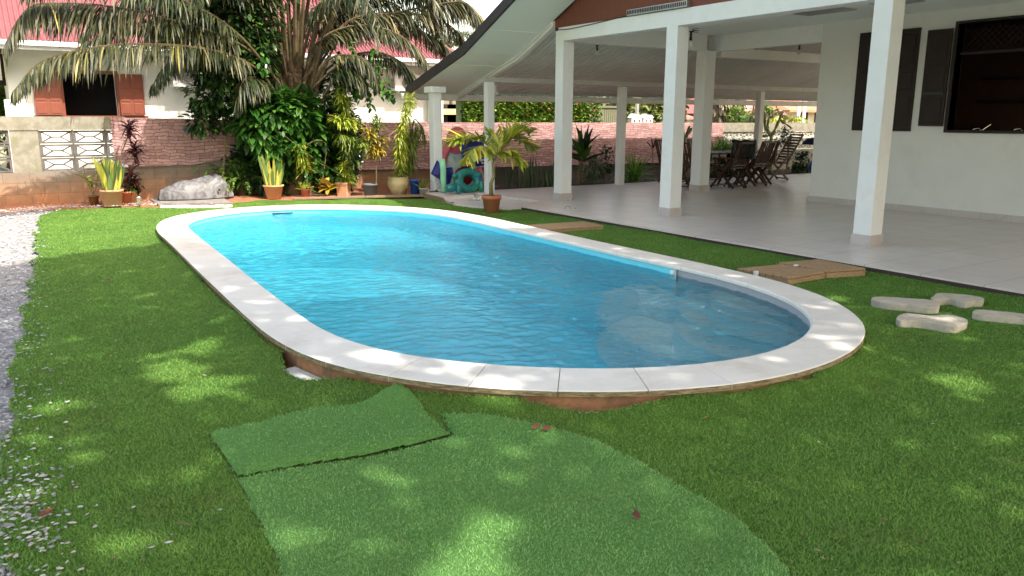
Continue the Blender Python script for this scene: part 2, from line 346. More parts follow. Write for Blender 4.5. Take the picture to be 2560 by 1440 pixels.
def smooth_closed(P, n=120, sig=.28):
    P = np.array(P); Q = np.vstack([P, P[:1]]); s = np.concatenate([[0], np.cumsum(np.hypot(*np.diff(Q, axis=0).T))]); L = s[-1]
    t = np.linspace(0, L, n*4+1)[:-1]; X = np.stack([np.interp(t, s, Q[:, i]) for i in (0, 1)], 1)
    d = np.minimum(t, L-t); K = np.exp(-.5*(d/sig)**2); K /= K.sum(); FK = np.fft.fft(K)
    Y = np.stack([np.real(np.fft.ifft(np.fft.fft(X[:, i])*FK)) for i in (0, 1)], 1)
    c = Y.mean(0); Y = Y+(Y-c)/np.hypot(*(Y-c).T)[:, None]*.012
    return Y[::4]
OU = smooth_closed(OUTER); IN = smooth_closed(INNER)
if np.sum(OU[:,0]*np.roll(OU[:,1],-1)-np.roll(OU[:,0],-1)*OU[:,1]) < 0: OU = OU[::-1]
if np.sum(IN[:,0]*np.roll(IN[:,1],-1)-np.roll(IN[:,0],-1)*IN[:,1]) < 0: IN = IN[::-1]
PC = np.array([3.71, 8.0])
def offset(P, d):
    T = np.roll(P, -1, 0)-np.roll(P, 1, 0); T /= np.hypot(*T.T)[:, None]; return P+np.stack([T[:,1], -T[:,0]], 1)*d
def inpoly(x, y, P):
    r = np.zeros(x.shape, bool); n = len(P)
    for i in range(n):
        x0, y0 = P[i]; x1, y1 = P[(i+1)%n]
        if y0 == y1: continue
        r ^= ((y0 > y) != (y1 > y)) & (x < (x1-x0)*(y-y0)/(y1-y0)+x0)
    return r
def distpoly(x, y, P):                    # distance to closed polyline
    d = np.full(x.shape, 1e9); n = len(P)
    for i in range(n):
        a = P[i]; b = P[(i+1)%n]; e = b-a; t = np.clip(((x-a[0])*e[0]+(y-a[1])*e[1])/(e@e), 0, 1)
        d = np.minimum(d, np.hypot(x-a[0]-t*e[0], y-a[1]-t*e[1]))
    return d
def ns(x, y, sc, seed=0):                 # cheap smooth noise -1..1
    r = np.zeros(np.shape(x)); g = np.random.default_rng(seed+11)
    for i in range(7):
        a = g.uniform(0, 2*math.pi); f = sc*g.uniform(.6, 1.8); r = r+np.sin(x*f*math.cos(a)+y*f*math.sin(a)+g.uniform(0, 6.28))
    return r/3.5

# ------------------------------------------------------------------ ground
def rings(name, rl, mat, kind='structure'):
    mb = MB(); n = len(rl[0][0])
    for P, z in rl:
        mb.v += [(p[0], p[1], zz) for p, zz in zip(P, z if hasattr(z, '__len__') else [z]*n)]
    for k in range(len(rl)-1):
        for i in range(n):
            mb.f.append((k*n+i, (k+1)*n+i, (k+1)*n+(i+1)%n, k*n+(i+1)%n)); mb.m.append(0); mb.r.append(.5)
    return tag(mb.build(name, mat), kind=kind)
def circ(P, r):
    D = P-PC; return PC+D/np.hypot(*D.T)[:, None]*r
rings('ground', [(offset(OU, -.05), -.06), (circ(OU, 12), -.06), (circ(OU, 60), -.06), (circ(OU, 1500), -.06)], m_far_ground)
mb = MB(); mb.add([(-6,-4,-.034),(.5,-4,-.034),(1.2,17,-.034),(-6,17,-.034)], [(0,1,2,3)]); tag(mb.build('gravel_drive', m_gravelb), kind='structure')
mb = MB(); nx = 60
xs = np.linspace(-6, 10, nx)
vs = []
for x in xs:
    e = 15.0+.25*math.sin(x*1.3)+.2*math.sin(x*3.1+1)+(1.0 if x < 1.6 else max(0, 1.0-(x-1.6)*.8))
    vs += [(x, e, -.028), (x, 17.0, .03+.02*math.sin(x*5))]
mb.add(vs, [(2*i, 2*i+2, 2*i+3, 2*i+1) for i in range(nx-1)]); tag(mb.build('soil_bed', m_soil), kind='structure')
mb = MB(); mb.add([(8.3,14.5,.0),(26,14.3,.0),(26,17,.0),(8.3,17,.0)], [(0,1,2,3)]); tag(mb.build('planting_bed', m_soilpot), kind='structure')

LAWN = [(.82,16.05),(.45,15.1),(.36,13.5),(.27,12.4),(.24,11.3),(.18,10.2),(.10,9),(.02,7.8),(-.04,6.65),(-.12,5.6),(-.08,4.8),(-.22,4.1),(-.18,3.4),(-.05,2.9),(-.35,2.2),(-.6,1.),(-.8,-3),(7.65,-3),(7.65,11.65),(7.3,12.2),(7.08,12.9),(7.12,13.6),(7.35,14.2),(6.5,14.8),(5.6,15.2),(4.75,15.45),(4.3,15.8),(3.85,15.85),(3.55,15.3),(3.1,15.02),(2.6,15.08),(2.25,15.5),(1.5,15.9)]
LW = np.array(LAWN)
GAPS = [(atz(x, y), r) for x, y, r in ((800,940,.20),(980,970,.10),(1165,985,.12),(1475,1012,.24),(1925,962,.14))]
def gapf(x, y):
    g = np.zeros(np.shape(x))
    for p, r in GAPS: g = np.maximum(g, np.exp(-(np.hypot(x-p.x, y-p.y)/r)**2))
    return g
def lawn_h(x, y):
    d = distpoly(x, y, OU); g = gapf(x, y)
    z = .012*ns(x, y, 1.3, 1)+.006*ns(x, y, 5, 2)
    w = .17+.04*ns(x, y, 3, 3)
    z = z+(1-g)*(.092+.014*ns(x, y, 4, 4))*np.exp(-(d/w.clip(.05))**1.4)*(y < 14)
    z = z+.03*np.exp(-((7.65-x)/.12)**2)*(y < 11.8)
    for yc, x0_, x1_, h_ in ((11.95, .55, 1.45, .022), (11.45, .5, 1.2, .018), (13.6, 5.6, 6.9, .02), (8.3, -.1, 1.1, .008), (1.9, 3.2, 5.2, .012), (3.4, 4.9, 5.6, .014)):
        z = z+h_*np.exp(-np.abs((y-yc-.06*np.sin(x*5+yc))/.035)**1.5)/(1+np.exp(-(x-x0_)*14))/(1+np.exp((x-x1_)*14))
    return z
def lawn_mask(x, y):
    m = inpoly(x+.04*ns(x, y, 9, 5)*(x < 1), y, LW) & ~inpoly(x, y, offset(OU, -.02))
    d = distpoly(x, y, OU); g = gapf(x, y)
    return m & ((g < .05) | ((d > .20*g) & ~inpoly(x, y, OU)))
PA = [(520,1095),(640,1075),(780,1035),(890,1028),(1000,1002),(1035,1022),(1085,1060),(1130,1100),(900,1150),(590,1205),(555,1150)]
PB = [(590,1205),(900,1150),(1130,1100),(1100,1050),(1240,1062),(1370,1080),(1480,1105),(1600,1160),(1720,1230),(1850,1300),(1950,1390),(2010,1480),(2050,1600),(1700,1800),(800,1700),(720,1520),(690,1400),(640,1300)]
PAw = np.array([tuple(atz(*p))[:2] for p in PA]); PBw = np.array([tuple(atz(*p))[:2] for p in PB])
def grid_sheet(name, x0, x1, y0, y1, st, mask, hf, mat, **kw):
    xs = np.arange(x0, x1+st, st); ys = np.arange(y0, y1+st, st); X, Y = np.meshgrid(xs, ys)
    Mk = mask(X, Y); H = hf(X, Y); idx = np.arange(X.size).reshape(X.shape)
    c = Mk[:-1,:-1]&Mk[1:,:-1]&Mk[:-1,1:]&Mk[1:,1:]
    F = np.stack([idx[:-1,:-1][c], idx[:-1,1:][c], idx[1:,1:][c], idx[1:,:-1][c]], 1)
    u, inv = np.unique(F, return_inverse=True); V = np.stack([X.ravel(), Y.ravel(), H.ravel()], 1)[u]
    mb = MB(); mb.v = V.tolist(); mb.f = inv.reshape(F.shape).tolist(); mb.m = [0]*len(F); mb.r = [.5]*len(F)
    return tag(mb.build(name, mat, smooth=True), **kw)
grid_sheet('lawn', -1, 7.7, -1, 16.2, .025, lawn_mask, lawn_h, m_turf_b, kind='structure')
def fm(P): return lambda x, y: inpoly(x, y, P)
hA = lambda x, y: lawn_h(x, y)+.014+.026*(1-np.exp(-(distpoly(x, y, PAw)/.03)**2))+.006*ns(x, y, 4, 8)
hB = lambda x, y: lawn_h(x, y)+.006+.014*(1-np.exp(-(distpoly(x, y, PBw)/.025)**2))+.004*ns(x, y, 5, 18)
pat_a = grid_sheet('turf_offcut', PAw[:,0].min(), PAw[:,0].max(), PAw[:,1].min(), PAw[:,1].max(), .012, fm(PAw), hA, m_patch_b, label='small offcut of artificial turf overlapping the larger one by the pool edge', cat='turf offcut')
pat_b = grid_sheet('turf_offcut', PBw[:,0].min(), PBw[:,0].max(), PBw[:,1].min(), PBw[:,1].max(), .015, fm(PBw), hB, m_patch_b, label='large pale green offcut of artificial turf lying loose in the foreground', cat='turf offcut')

def blades(name, n, mask, hf, mat, hgt, wid, lean=.6, near=1.9, far=15.8, a0=-R(12), a1=R(84), parent=None, dirn=None):
    g = np.random.default_rng(len(name)+n)
    ang = g.uniform(a0, a1, n); rr = near*np.exp(g.uniform(0, 1, n)*math.log(far/near))
    x = rr*np.sin(ang); y = rr*np.cos(ang); m = mask(x, y); x, y, rr = x[m], y[m], rr[m]; k = len(x)
    z = hf(x, y)-.002; sc = (rr/3.)**.45
    h = hgt*g.uniform(.6, 1.2, k)*sc**.1; w = wid*g.uniform(.7, 1.3, k)*sc**1.35
    th = g.uniform(0, 2*math.pi, k); dx, dy = np.cos(th)*lean, np.sin(th)*lean
    if dirn is not None: dx = dx+dirn[0]*.5; dy = dy+dirn[1]*.5
    # clumps lean together
    q = ns(x, y, 14, 9)*2.2; dx = dx+.15*np.cos(q); dy = dy+.15*np.sin(q)
    ph = g.uniform(0, math.pi, k); wx, wy = np.cos(ph)*w/2, np.sin(ph)*w/2
    V = np.zeros((k, 5, 3)); l1 = .55
    V[:,0] = np.stack([x-wx, y-wy, z], 1); V[:,1] = np.stack([x+wx, y+wy, z], 1)
    mx_, my_ = x+dx*h*.35, y+dy*h*.35
    V[:,2] = np.stack([mx_-wx*.8, my_-wy*.8, z+h*l1], 1); V[:,3] = np.stack([mx_+wx*.8, my_+wy*.8, z+h*l1], 1)
    V[:,4] = np.stack([x+dx*h*1.05, y+dy*h*1.05, z+h*.85], 1)
    me = bpy.data.meshes.new(name); me.vertices.add(k*5); me.vertices.foreach_set('co', V.ravel())
    b = np.arange(k)*5
    L = np.stack([b, b+1, b+3, b+2, b+2, b+3, b+4], 1).ravel()
    me.loops.add(k*7); me.loops.foreach_set('vertex_index', L)
    me.polygons.add(k*2)
    me.polygons.foreach_set('loop_start', np.stack([np.arange(k)*7, np.arange(k)*7+4], 1).ravel())
    me.polygons.foreach_set('loop_total', np.tile([4, 3], k))
    me.update(calc_edges=True); me.validate(); me.materials.append(mat)
    a = me.attributes.new('rnd', 'FLOAT', 'FACE'); a.data.foreach_set('value', np.repeat(g.uniform(0, 1, k), 2))
    o = bpy.data.objects.new(name, me); COL.objects.link(o)
    if parent: o.parent = parent
    return o
inA = fm(PAw); inB = fm(PBw)
tag(blades('turf_grass', 1300000, lambda x, y: lawn_mask(x, y) & ~inA(x, y) & ~inB(x, y), lawn_h, m_turf, .0145, .0024, lean=.85), kind='stuff')
tag(blades('blades', 170000, inA, hA, m_patch, .013, .0020, far=6, parent=pat_a, lean=.85), kind='stuff')
tag(blades('blades', 350000, lambda x, y: inB(x, y) & ~inA(x, y), hB, m_patch, .013, .0020, far=6, near=1.7, parent=pat_b, lean=.85), kind='stuff')

# gravel: loose stones, thick on the drive, thinning out over the turf edge
def stones(name, pts, size):
    mb = MB(); g = RNG
    for (x, y, z, s) in pts:
        a = g.uniform(0, 6.28); ca, sa = math.cos(a), math.sin(a); sx, sy, sz = s*g.uniform(.8, 1.5), s*g.uniform(.5, .9), s*g.uniform(.3, .6)
        v = []
        for (p, q, t) in ((1,0,-.1),(.3,.9,0),(-.7,.6,-.1),(-1,-.2,.1),(-.2,-1,-.1),(.8,-.6,0),(.35,.2,1),(-.4,-.1,.9)):
            p += g.uniform(-.2, .2); q += g.uniform(-.2, .2); v.append((x+(p*sx*ca-q*sy*sa), y+(p*sx*sa+q*sy*ca), z+max(t, -.2)*sz+sz*.2))
        mb.add(v, [(0,1,6),(1,2,7,6),(2,3,7),(3,4,7),(4,5,6,7),(5,0,6)], g.uniform(0, .97))
    return mb.build(name, m_stone)
g_ = np.random.default_rng(3)
n = 26000; ang = g_.uniform(-R(12), R(8), n); rr = 1.7*np.exp(g_.uniform(0, 1, n)*math.log(17/1.7)); x = rr*np.sin(ang); y = rr*np.cos(ang)
edge = np.interp(y, [p[1] for p in LAWN[:17]][::-1], [p[0] for p in LAWN[:17]][::-1])
m = (x > -1.6) & (x < edge+.02*ns(x, y, 9, 5)+g_.exponential(.02, n)) & (y < 16.6)
P1 = [(a, b, -.022+g_.uniform(0, .018), .0095*(.8+.10*b)*g_.uniform(.6, 1.3)) for a, b in zip(x[m], y[m])]
tag(stones('gravel', P1, 1), kind='stuff')
n = 420; y = 1.9*np.exp(g_.uniform(0, 1, n)*math.log(12/1.9)); e = np.interp(y, [p[1] for p in LAWN[:17]][::-1], [p[0] for p in LAWN[:17]][::-1])
x = e+g_.exponential(.12, n)*(.7+.6*np.exp(-((y-2.9)/.5)**2)); m = (x < e+.9); x = x[m]; y = y[m]; h = lawn_h(x, y)
hot = []
for _ in range(210):
    p = atz(g_.normal(60, 60), g_.normal(1275, 65)); hot.append((p.x, p.y, .006+g_.uniform(0, .016), g_.uniform(.008, .014)))
tag(stones('scattered_gravel', [(a, b, c+.018, g_.uniform(.006, .012)) for a, b, c in zip(x, y, h)]+hot, 1), kind='stuff')
n = 1500; x = g_.uniform(-1.5, 3.3, n); y = g_.normal(15.75, .35, n); e = np.interp(x, [-2,.8,1.6,3.3], [15.4,16.2,16.0,15.5])
tag(stones('bed_gravel', [(a, b+.2, .02, g_.uniform(.008, .02)) for a, b, c in zip(x, y, e) if b+.2 > c-.1], 1), kind='stuff')

# ------------------------------------------------------------------ pool
pool = empty('swimming_pool', (3.71, 8, 0), 'long oval swimming pool with a white stone edge set in the turf', 'swimming pool')
ZT, ZB = .16, .125
mb = MB(); N = len(OU)
# match inner points to outer by direction
def ringpt(P, a):
    D = P-PC; A = np.unwrap(np.arctan2(D[:,1], D[:,0])); A0 = A[0]; k_ = (a-A0) % (2*math.pi)+A0
    Q = np.vstack([P, P[:1]]); AA = np.append(A, A[0]+2*math.pi); return np.array([np.interp(k_, AA, Q[:,0]), np.interp(k_, AA, Q[:,1])])
seg = np.hypot(*(np.roll(OU, -1, 0)-OU).T); cum = np.concatenate([[0], np.cumsum(seg)]); total = cum[-1]; nst = 52
Pout = np.vstack([OU, OU[:1]])
def onout(s): s %= total; return np.array([np.interp(s, cum, Pout[:,0]), np.interp(s, cum, Pout[:,1])])
def nearest_in(p):
    best = None
    for i in range(N):
        a = IN[i]; b = IN[(i+1)%N]; e = b-a; t = min(1, max(0, ((p-a)@e)/(e@e))); q = a+t*e; d = np.hypot(*(p-q))
        if best is None or d < best[0]: best = (d, q)
    return best[1]
for i in range(nst):
    s0 = total*i/nst+.0025; s1 = total*(i+1)/nst-.0025; K = 4; dz = random.uniform(-.001, .001)
    o_ = [onout(s0+(s1-s0)*j/K) for j in range(K+1)]; n_ = [nearest_in(p) for p in o_]
    top = []; bt = []
    for a, b in zip(o_, n_):
        d = (b-a)/np.hypot(*(b-a)); top.append((a+d*.006, b-d*.014)); bt.append((a, b))
    vs = []
    for (a, b), (c, d) in zip(top, bt):
        vs += [(a[0],a[1],ZT+dz), (b[0],b[1],ZT+dz), (d[0],d[1],ZT-.012+dz), (d[0],d[1],ZB), (c[0],c[1],ZB), (c[0],c[1],ZT-.005+dz)]
    for j in range(K):
        for q, mi in ((0,0),(1,0),(2,0),(3,0),(4,1),(5,0)):
            b0 = len(mb.v)
            i0, i1 = j*6+q, j*6+(q+1)%6
            mb.cm = mi; mb.add([vs[i0], vs[i1], vs[i1+6], vs[i0+6]], [(3,2,1,0)], i/nst)
    mb.cm = 0; mb.add(vs[:6], [tuple(range(6))]); mb.add(vs[-6:], [tuple(range(6))[::-1]])
mb.build('coping', [m_coping, m_cop_edge], pool)
ow = offset(OU, -.035); iw = offset(IN, .02)
mb = MB(); n = N
def wallring(mb, P, z0, z1, inward, r=.5):
    vs = [(p[0], p[1], z0) for p in P]+[(p[0], p[1], z1) for p in P]
    mb.add(vs, [((i+1)%len(P), i, i+len(P), (i+1)%len(P)+len(P)) if inward else (i, (i+1)%len(P), (i+1)%len(P)+len(P), i+len(P)) for i in range(len(P))], r)
wallring(mb, ow, -.1, ZB+.002, False); mb.build('outer_wall', m_poolwall, pool)
mb = MB(); jt_o = offset(OU, -.02); jt_i = offset(IN, .012)
mb.v = [(p[0], p[1], ZT-.012) for p in jt_o]+[(q[0], q[1], ZT-.012) for q in [nearest_in(p)*.94+p*.06 for p in jt_o]]
mb.f = [(i, (i+1)%N, N+(i+1)%N, N+i) for i in range(N)]; mb.m = [0]*N; mb.r = [.5]*N
mb.build('joint_bed', m_joint, pool)
mb = MB(); wallring(mb, iw, -.85, ZB+.002, True); mb.add([(p[0], p[1], -.85) for p in iw], [tuple(range(N))]); mb.build('liner', m_liner, pool)
# grey step module in the rounded near end
def clip_disc(cx, cy, r, P, n=96):
    out = []
    pts = [(cx+r*math.cos(2*math.pi*i/n), cy+r*math.sin(2*math.pi*i/n)) for i in range(n)]
    poly = pts
    for i in range(0, len(P), 3):
        a = P[i]; b = P[(i+3)%len(P)]; new = []
        for j in range(len(poly)):
            p, q = poly[j], poly[(j+1)%len(poly)]
            sp_ = (b[0]-a[0])*(p[1]-a[1])-(b[1]-a[1])*(p[0]-a[0]); sq = (b[0]-a[0])*(q[1]-a[1])-(b[1]-a[1])*(q[0]-a[0])
            if sp_ >= 0: new.append(p)
            if sp_*sq < 0: t = sp_/(sp_-sq); new.append((p[0]+(q[0]-p[0])*t, p[1]+(q[1]-p[1])*t))
        poly = new
        if not poly: break
    return poly
iws = offset(IN, .012)
for cx, cy, r, zt in ((5.85, 4.45, .72, -.06), (5.9, 4.2, 1.25, -.24), (5.9, 4.35, 1.85, -.45)):
    mb = MB(); mb.prism(clip_disc(cx, cy, r, iws), -.83, zt); mb.m = [1]*len(mb.m); mb.m[1] = 0; mb.build('step', [m_step, m_liner], pool)  # bluer liner on the risers puts their shading into the colour
mb = MB(); ii = [i for i in range(N) if (IN[i][1] < 5.75 and IN[i][0] > 3.3 and not (IN[i][0] < 4.2 and IN[i][1] > 3.9))]
iq = offset(IN, .014)
ii = sorted(ii, key=lambda i: math.atan2(IN[i][1]-4.6, IN[i][0]-3.9))
vs = []
for i in ii: vs += [(iq[i][0], iq[i][1], -.12), (iq[i][0], iq[i][1], ZB-.004)]
mb.add(vs, [(2*j+2, 2*j, 2*j+1, 2*j+3) for j in range(len(ii)-1)]); mb.build('step_panel', pm('grey_speckled_panel', (.36,.37,.40), (.28,.29,.32), 90, .6), pool)
# return jet, joint strip, skimmer slot
q = atx(1681, 678, 5.565); mb = MB()
for i, (ra, dd) in enumerate(((.030, .004), (.017, .010))):
    vs = [(q.x-dd, q.y+ra*math.cos(t*math.pi/8), .088+ra*.8*math.sin(t*math.pi/8)) for t in range(16)]+[(q.x+.04, q.y+ra*math.cos(t*math.pi/8), .085+ra*.8*math.sin(t*math.pi/8)) for t in range(16)]
    mb.add(vs, [tuple(range(16))]+[(i, (i+1)%16, (i+1)%16+16, i+16) for i in range(16)])
mb.build('return_jet', m_white, pool)
mb = MB(); j0 = max(ii, key=lambda i: IN[i][1]); a_ = iq[j0]; mb.box(a_[0]-.025, a_[0]+.01, a_[1]-.01, a_[1]+.02, -.12, ZB-.003); mb.build('joint_strip', m_metal, pool)
q = atz(718, 537, .075); mb = MB(); qa = nearest_in(np.array([q.x, q.y+.2]))
mb.box(qa[0]-.16, qa[0]+.16, qa[1]-.03, qa[1]+.04, .066, .082); mb.build('skimmer_slot', m_black_p, pool)
for x, y, wd in ((812, 940, .34), (1455, 1024, .32), (1958, 964, .12)):
    p = atz(x, y, .01); d = np.hypot(*(OU-np.array([p.x, p.y])).T); i = int(np.argmin(d)); t = OU[(i+1)%N]-OU[i-1]; t /= np.hypot(*t); nn = np.array([t[1], -t[0]])
    a = OU[i]+nn*.0; q = [a-t*wd/2-nn*.03, a+t*wd/2-nn*.03, a+t*wd/2+nn*.07, a-t*wd/2+nn*.07]
    mb = MB(); mb.prism([tuple(c) for c in q], -.06, .03); mb.build('footing_strip', m_curb, pool)
def wave_h(x, y):
    g = np.random.default_rng(77); z = np.zeros(x.shape)
    for lam, a, k_ in ((.62, .0014, 6), (.28, .0018, 9), (.14, .0018, 14), (.08, .0010, 16)):
        for _ in range(k_):
            th = g.normal(1.05, .65); l = lam*g.uniform(.7, 1.35); f = 2*math.pi/l; w = 1+.5*ns(x, y, .9, int(g.integers(99)))
            z = z+a*w*np.sin(f*(x*math.cos(th)+y*math.sin(th))+g.uniform(0, 6.28))/math.sqrt(k_)*1.5
    return .062+z
inW = lambda x, y: inpoly(x, y, offset(IN, .06))
grid_sheet('water', IN[:,0].min()-.1, IN[:,0].max()+.1, IN[:,1].min()-.1, IN[:,1].max()+.1, .016, inW, wave_h, m_water, kind='structure')


# ------------------------------------------------------------------ patio
mb = MB()
mb.prism([(7.65,-3),(7.65,11.62),(8.45,12.25),(8.25,14.6),(26,14.45),(26,-3)], -.03, .08)
tag(mb.build('patio', m_tile), kind='structure')
mb = MB(); mb.prism([(7.25,13.75),(7.05,13.0),(7.3,12.2),(7.64,11.66),(8.44,12.28),(8.24,14.62),(7.45,14.75)], -.03, .03)
tag(mb.build('lower_paving', m_tile), kind='structure')
mb = MB(); mb.prism([(7.35,14.75),(7.25,13.8),(8.0,13.9),(8.22,14.3),(8.2,15.5),(7.4,15.6)], -.03, .075)
tag(mb.build('side_paving', m_tile), kind='structure')
m = MB(); m.box(7.63, 7.649, -3, 11.6, -.03, .058); tag(m.build('terrace_edge_shadow', pm('edge_shadow_gap', (.05,.035,.03), None, 4, .9)), kind='structure')  # added dark strip, stands in for the shadow gap along the patio edge
mb = MB(); mb.bar((7.33,14.78,.02),(7.2,13.72,.02),.04,.09); tag(mb.build('edge_board', m_plank), 'thin brown board edging the paving beside the flowerpots', 'board')

# ------------------------------------------------------------------ the covered terrace and kitchen wall
hs = empty('house', (8.94, 9, .08), 'white open sided house with a tiled terrace under a long gable roof', 'house')
def column(x, y, w, z1, base=True, name='column'):
    m = MB(); m.box(x, x+w, y, y+w, .08, z1); o = m.build(name, m_col, hs, bevel=.006)
    if base:
        b = MB(); b.box(x-.014, x+w+.014, y-.014, y+w+.014, .08, .21); b.build('base_tile', m_skirt, o, bevel=.003)
    return o
for y in (12.05, 9.15, 5.68, 2.1): column(8.82, y, .24, 2.965)
column(12.45, 12.05, .28, 2.965)
for x, y in ((8.42, 14.05), (12.05, 14.2), (16.9, 14.35), (21.5, 14.3)): column(x, y, .16, 2.30, False, 'post')
m = MB(); m.box(7.62, 7.82, 14.9, 15.1, .075, 2.10); o = m.build('post', m_col, hs, bevel=.01)
b = MB(); b.box(7.55, 7.89, 14.83, 15.17, 2.10, 2.22); b.build('post_cap', m_col, o, bevel=.01)
def under(y):                      # underside of the roof
    y = y if y > 7.4 else 14.8-y
    return 2.10+(16.10-y)*.277 if y > 13.55 else 2.807+(13.55-y)*.44
prof_y = [16.10, 13.55, 7.4, 1.25, -1.3]
m = MB(); m.box(8.82, 9.06, 9.39, 12.05, 2.965, 3.20); m.box(8.82, 9.06, 5.92, 9.15, 2.965, 3.20); m.box(8.82, 9.06, 2.34, 5.68, 2.965, 3.20); m.box(8.82,9.06,-1.4,2.1,2.965,3.20)
for y in (12.05, 9.15, 5.68, 2.1): m.box(8.82, 9.06, y, y+.24, 2.965, 3.20)
m.build('front_beam', m_col, hs)
m = MB(); m.box(9.06, 12.46, 12.06, 12.28, 2.955, 3.27); m.build('beam', m_col, hs)
m = MB(); m.box(12.752, 12.91, 9.531, 12.28, 2.955, 3.268); m.build('beam', m_col, hs)
m = MB(); m.box(12.92, 25, 12.07, 12.27, 2.85, 3.05); m.build('beam', m_col, hs)
m = MB(); m.box(8.42, 25, 14.10, 14.17, 2.305, 2.40); m.build('beam', pm('grey_white_beam', (.50,.48,.46)), hs)
# flat ceiling of the front bay with air grilles
m = MB(); m.box(9.06, 12.75, -1.4, 12.06, 3.27, 3.29); m.build('flat_ceiling', m_soffit, hs)
def grille(x0, x1, y0, y1, n):
    m = MB()
    for i in range(n):
        yy = x0+(x1-x0)*(i+.5)/n; m.add([(yy-.012,y0,3.262),(yy+.018,y0,3.252),(yy+.018,y1,3.252),(yy-.012,y1,3.262)], [(0,1,2,3)])
        m.add([(yy+.018,y0,3.252),(yy+.018,y0,3.268),(yy+.018,y1,3.268),(yy+.018,y1,3.252)], [(0,1,2,3)])
    m.build('ceiling_grille', m_metal, hs)
for a in ((11.1, 11.5, 8.0, 8.9, 8), (11.0, 11.5, 6.9, 7.5, 8), (11.0, 11.5, 5.9, 6.5, 8)): grille(*a)
# roof: smooth panels outside the gable rafter, ribbed sheets inside
def roofsheet(x0, x1, nx, dz, amp, mat, name, per=None):
    m = MB(); ys = []
    for a, b in zip(prof_y[:-1], prof_y[1:]): ys += list(np.linspace(a, b, 7))[:-1]
    ys.append(prof_y[-1]); xs_ = np.linspace(x0, x1, nx); k_ = len(ys)
    vs = []
    for x in xs_:
        w = 0 if not per else amp*(1 if (x/per) % 1 < .28 else 0)
        vs += [(x, y, under(y)+dz+w) for y in ys]
    m.add(vs, [(i*k_+j, i*k_+j+1, (i+1)*k_+j+1, (i+1)*k_+j) for i in range(len(xs_)-1) for j in range(k_-1)]); return m.build(name, mat, hs)
roofsheet(7.62, 8.80, 3, .0, 0, m_soffit, 'soffit')
roofsheet(8.90, 26, 1150, .02, .022, m_ribs, 'ribbed_ceiling', .12)
m_roofr = pm('red_metal_roof', (.40,.12,.10), (.34,.10,.085), 3, .45, sc=(1,1,1))
roofsheet(7.60, 26, 400, .10, .03, m_roofr, 'roof', .25)
m = MB()
for x in (7.60,):
    for a, b in zip(prof_y[:-1], prof_y[1:]):
        m.ext([(a, under(a)-.05), (b, under(b)-.05), (b, under(b)+.14), (a, under(a)+.14)], 'x', x-.03, x+.015)
m.build('fascia', m_fascia, hs)
m = MB()
for a, b in ((16.05, 13.55), (13.55, 12.36)): m.ext([(a, under(a)-.10), (b, under(b)-.10), (b, under(b)+.01), (a, under(a)+.01)], 'x', 8.80, 8.90)
m.build('rafter', m_col, hs)
m = MB(); m.ext([(12.36, 3.203), (12.36, under(12.36)-.002), (7.4, under(7.4)-.002), (2.44, under(2.44)-.002), (2.44, 3.203)], 'x', 8.85, 8.90); m.build('gable_panel', m_gable, hs)
for yy in (9.5, 12.5)[:0]: pass
m = MB(); m.box(7.45, 26, 16.05, 16.17, 1.97, 2.11); m.build('gutter', m_white, hs, bevel=.03)
for y in (12.75, 14.2):
    m = MB(); m.ext([(y, under(y)-.001), (y+.03, under(y+.03)-.001), (y+.03, under(y+.03)-.009), (y, under(y)-.009)], 'x', 7.66, 8.8); m.build('soffit_lath', m_soffit, hs)
# kitchen wall with serving hatch
WX = 12.75; Y0, Y1, Z0, Z1 = 4.6, 7.06, 1.43, 3.04
m = MB(); m.box(WX, WX+.16, Y1, 9.53, .08, 3.27); m.box(WX, WX+.16, Y0, Y1, .08, Z0); m.box(WX, WX+.16, Y0, Y1, Z1, 3.27); m.box(WX, WX+.16, -2, Y0, .08, 3.27)
m.box(WX+.16, 17, 9.37, 9.53, .08, 3.27)
m.build('wall', m_wall, hs)
m = MB()
y = 9.53
while y > -1.5: m.box(WX-.012, WX-.0005, y-.447, y, .08, .185); y -= .45
m.box(WX-.012, 17, 9.531, 9.543, .08, .185)
m.build('skirting', m_skirt, hs, bevel=.002)
def panelled(x, y0, y1, z0, z1, nm, mat, parent, rows=(0, .36, .62, 1), cols=2, t=.035, sgn=-1):
    m = MB(); m.box(min(x, x+sgn*t), max(x, x+sgn*t), y0, y1, z0, z1); w = (y1-y0)/cols
    for c in range(cols):
        for r0, r1 in zip(rows[:-1], rows[1:]):
            a, b = y0+w*c+.05, y0+w*(c+1)-.05; e, f = z0+(z1-z0)*r0+.06, z0+(z1-z0)*r1-.06
            xx = x+sgn*t
            m.box(min(xx, xx+sgn*.012), max(xx, xx+sgn*.012), a, b, e, f)
    return m.build(nm, mat, parent, bevel=.006)
wf = MB(); wf.box(WX-.03, WX+.02, 7.67, 8.75, 1.40, 1.44); wf.box(WX-.03, WX+.02, 8.206, 8.209, 1.44, 3.0); wf.box(WX-.03, WX+.02, 7.67, 8.75, 3.0, 3.04); wfo = wf.build('window_frame', m_dark, hs)
panelled(WX-.002, 7.67, 8.205, 1.44, 3.0, 'shutter', m_dark, wfo, cols=1); panelled(WX-.002, 8.21, 8.75, 1.44, 3.0, 'shutter', m_dark, wfo, cols=1)
m = MB(); m.box(WX-.05, WX+.18, Y0, Y1, Z0-.04, Z0); m.box(WX-.03, WX+.18, Y0, Y1, Z1, Z1+.04); m.box(WX-.03, WX+.18, Y1, Y1+.05, Z0-.04, Z1+.04); m.box(WX-.03, WX+.18, Y0-.05, Y0, Z0-.04, Z1+.04)
hf = m.build('hatch_frame', m_dark, hs, bevel=.004)
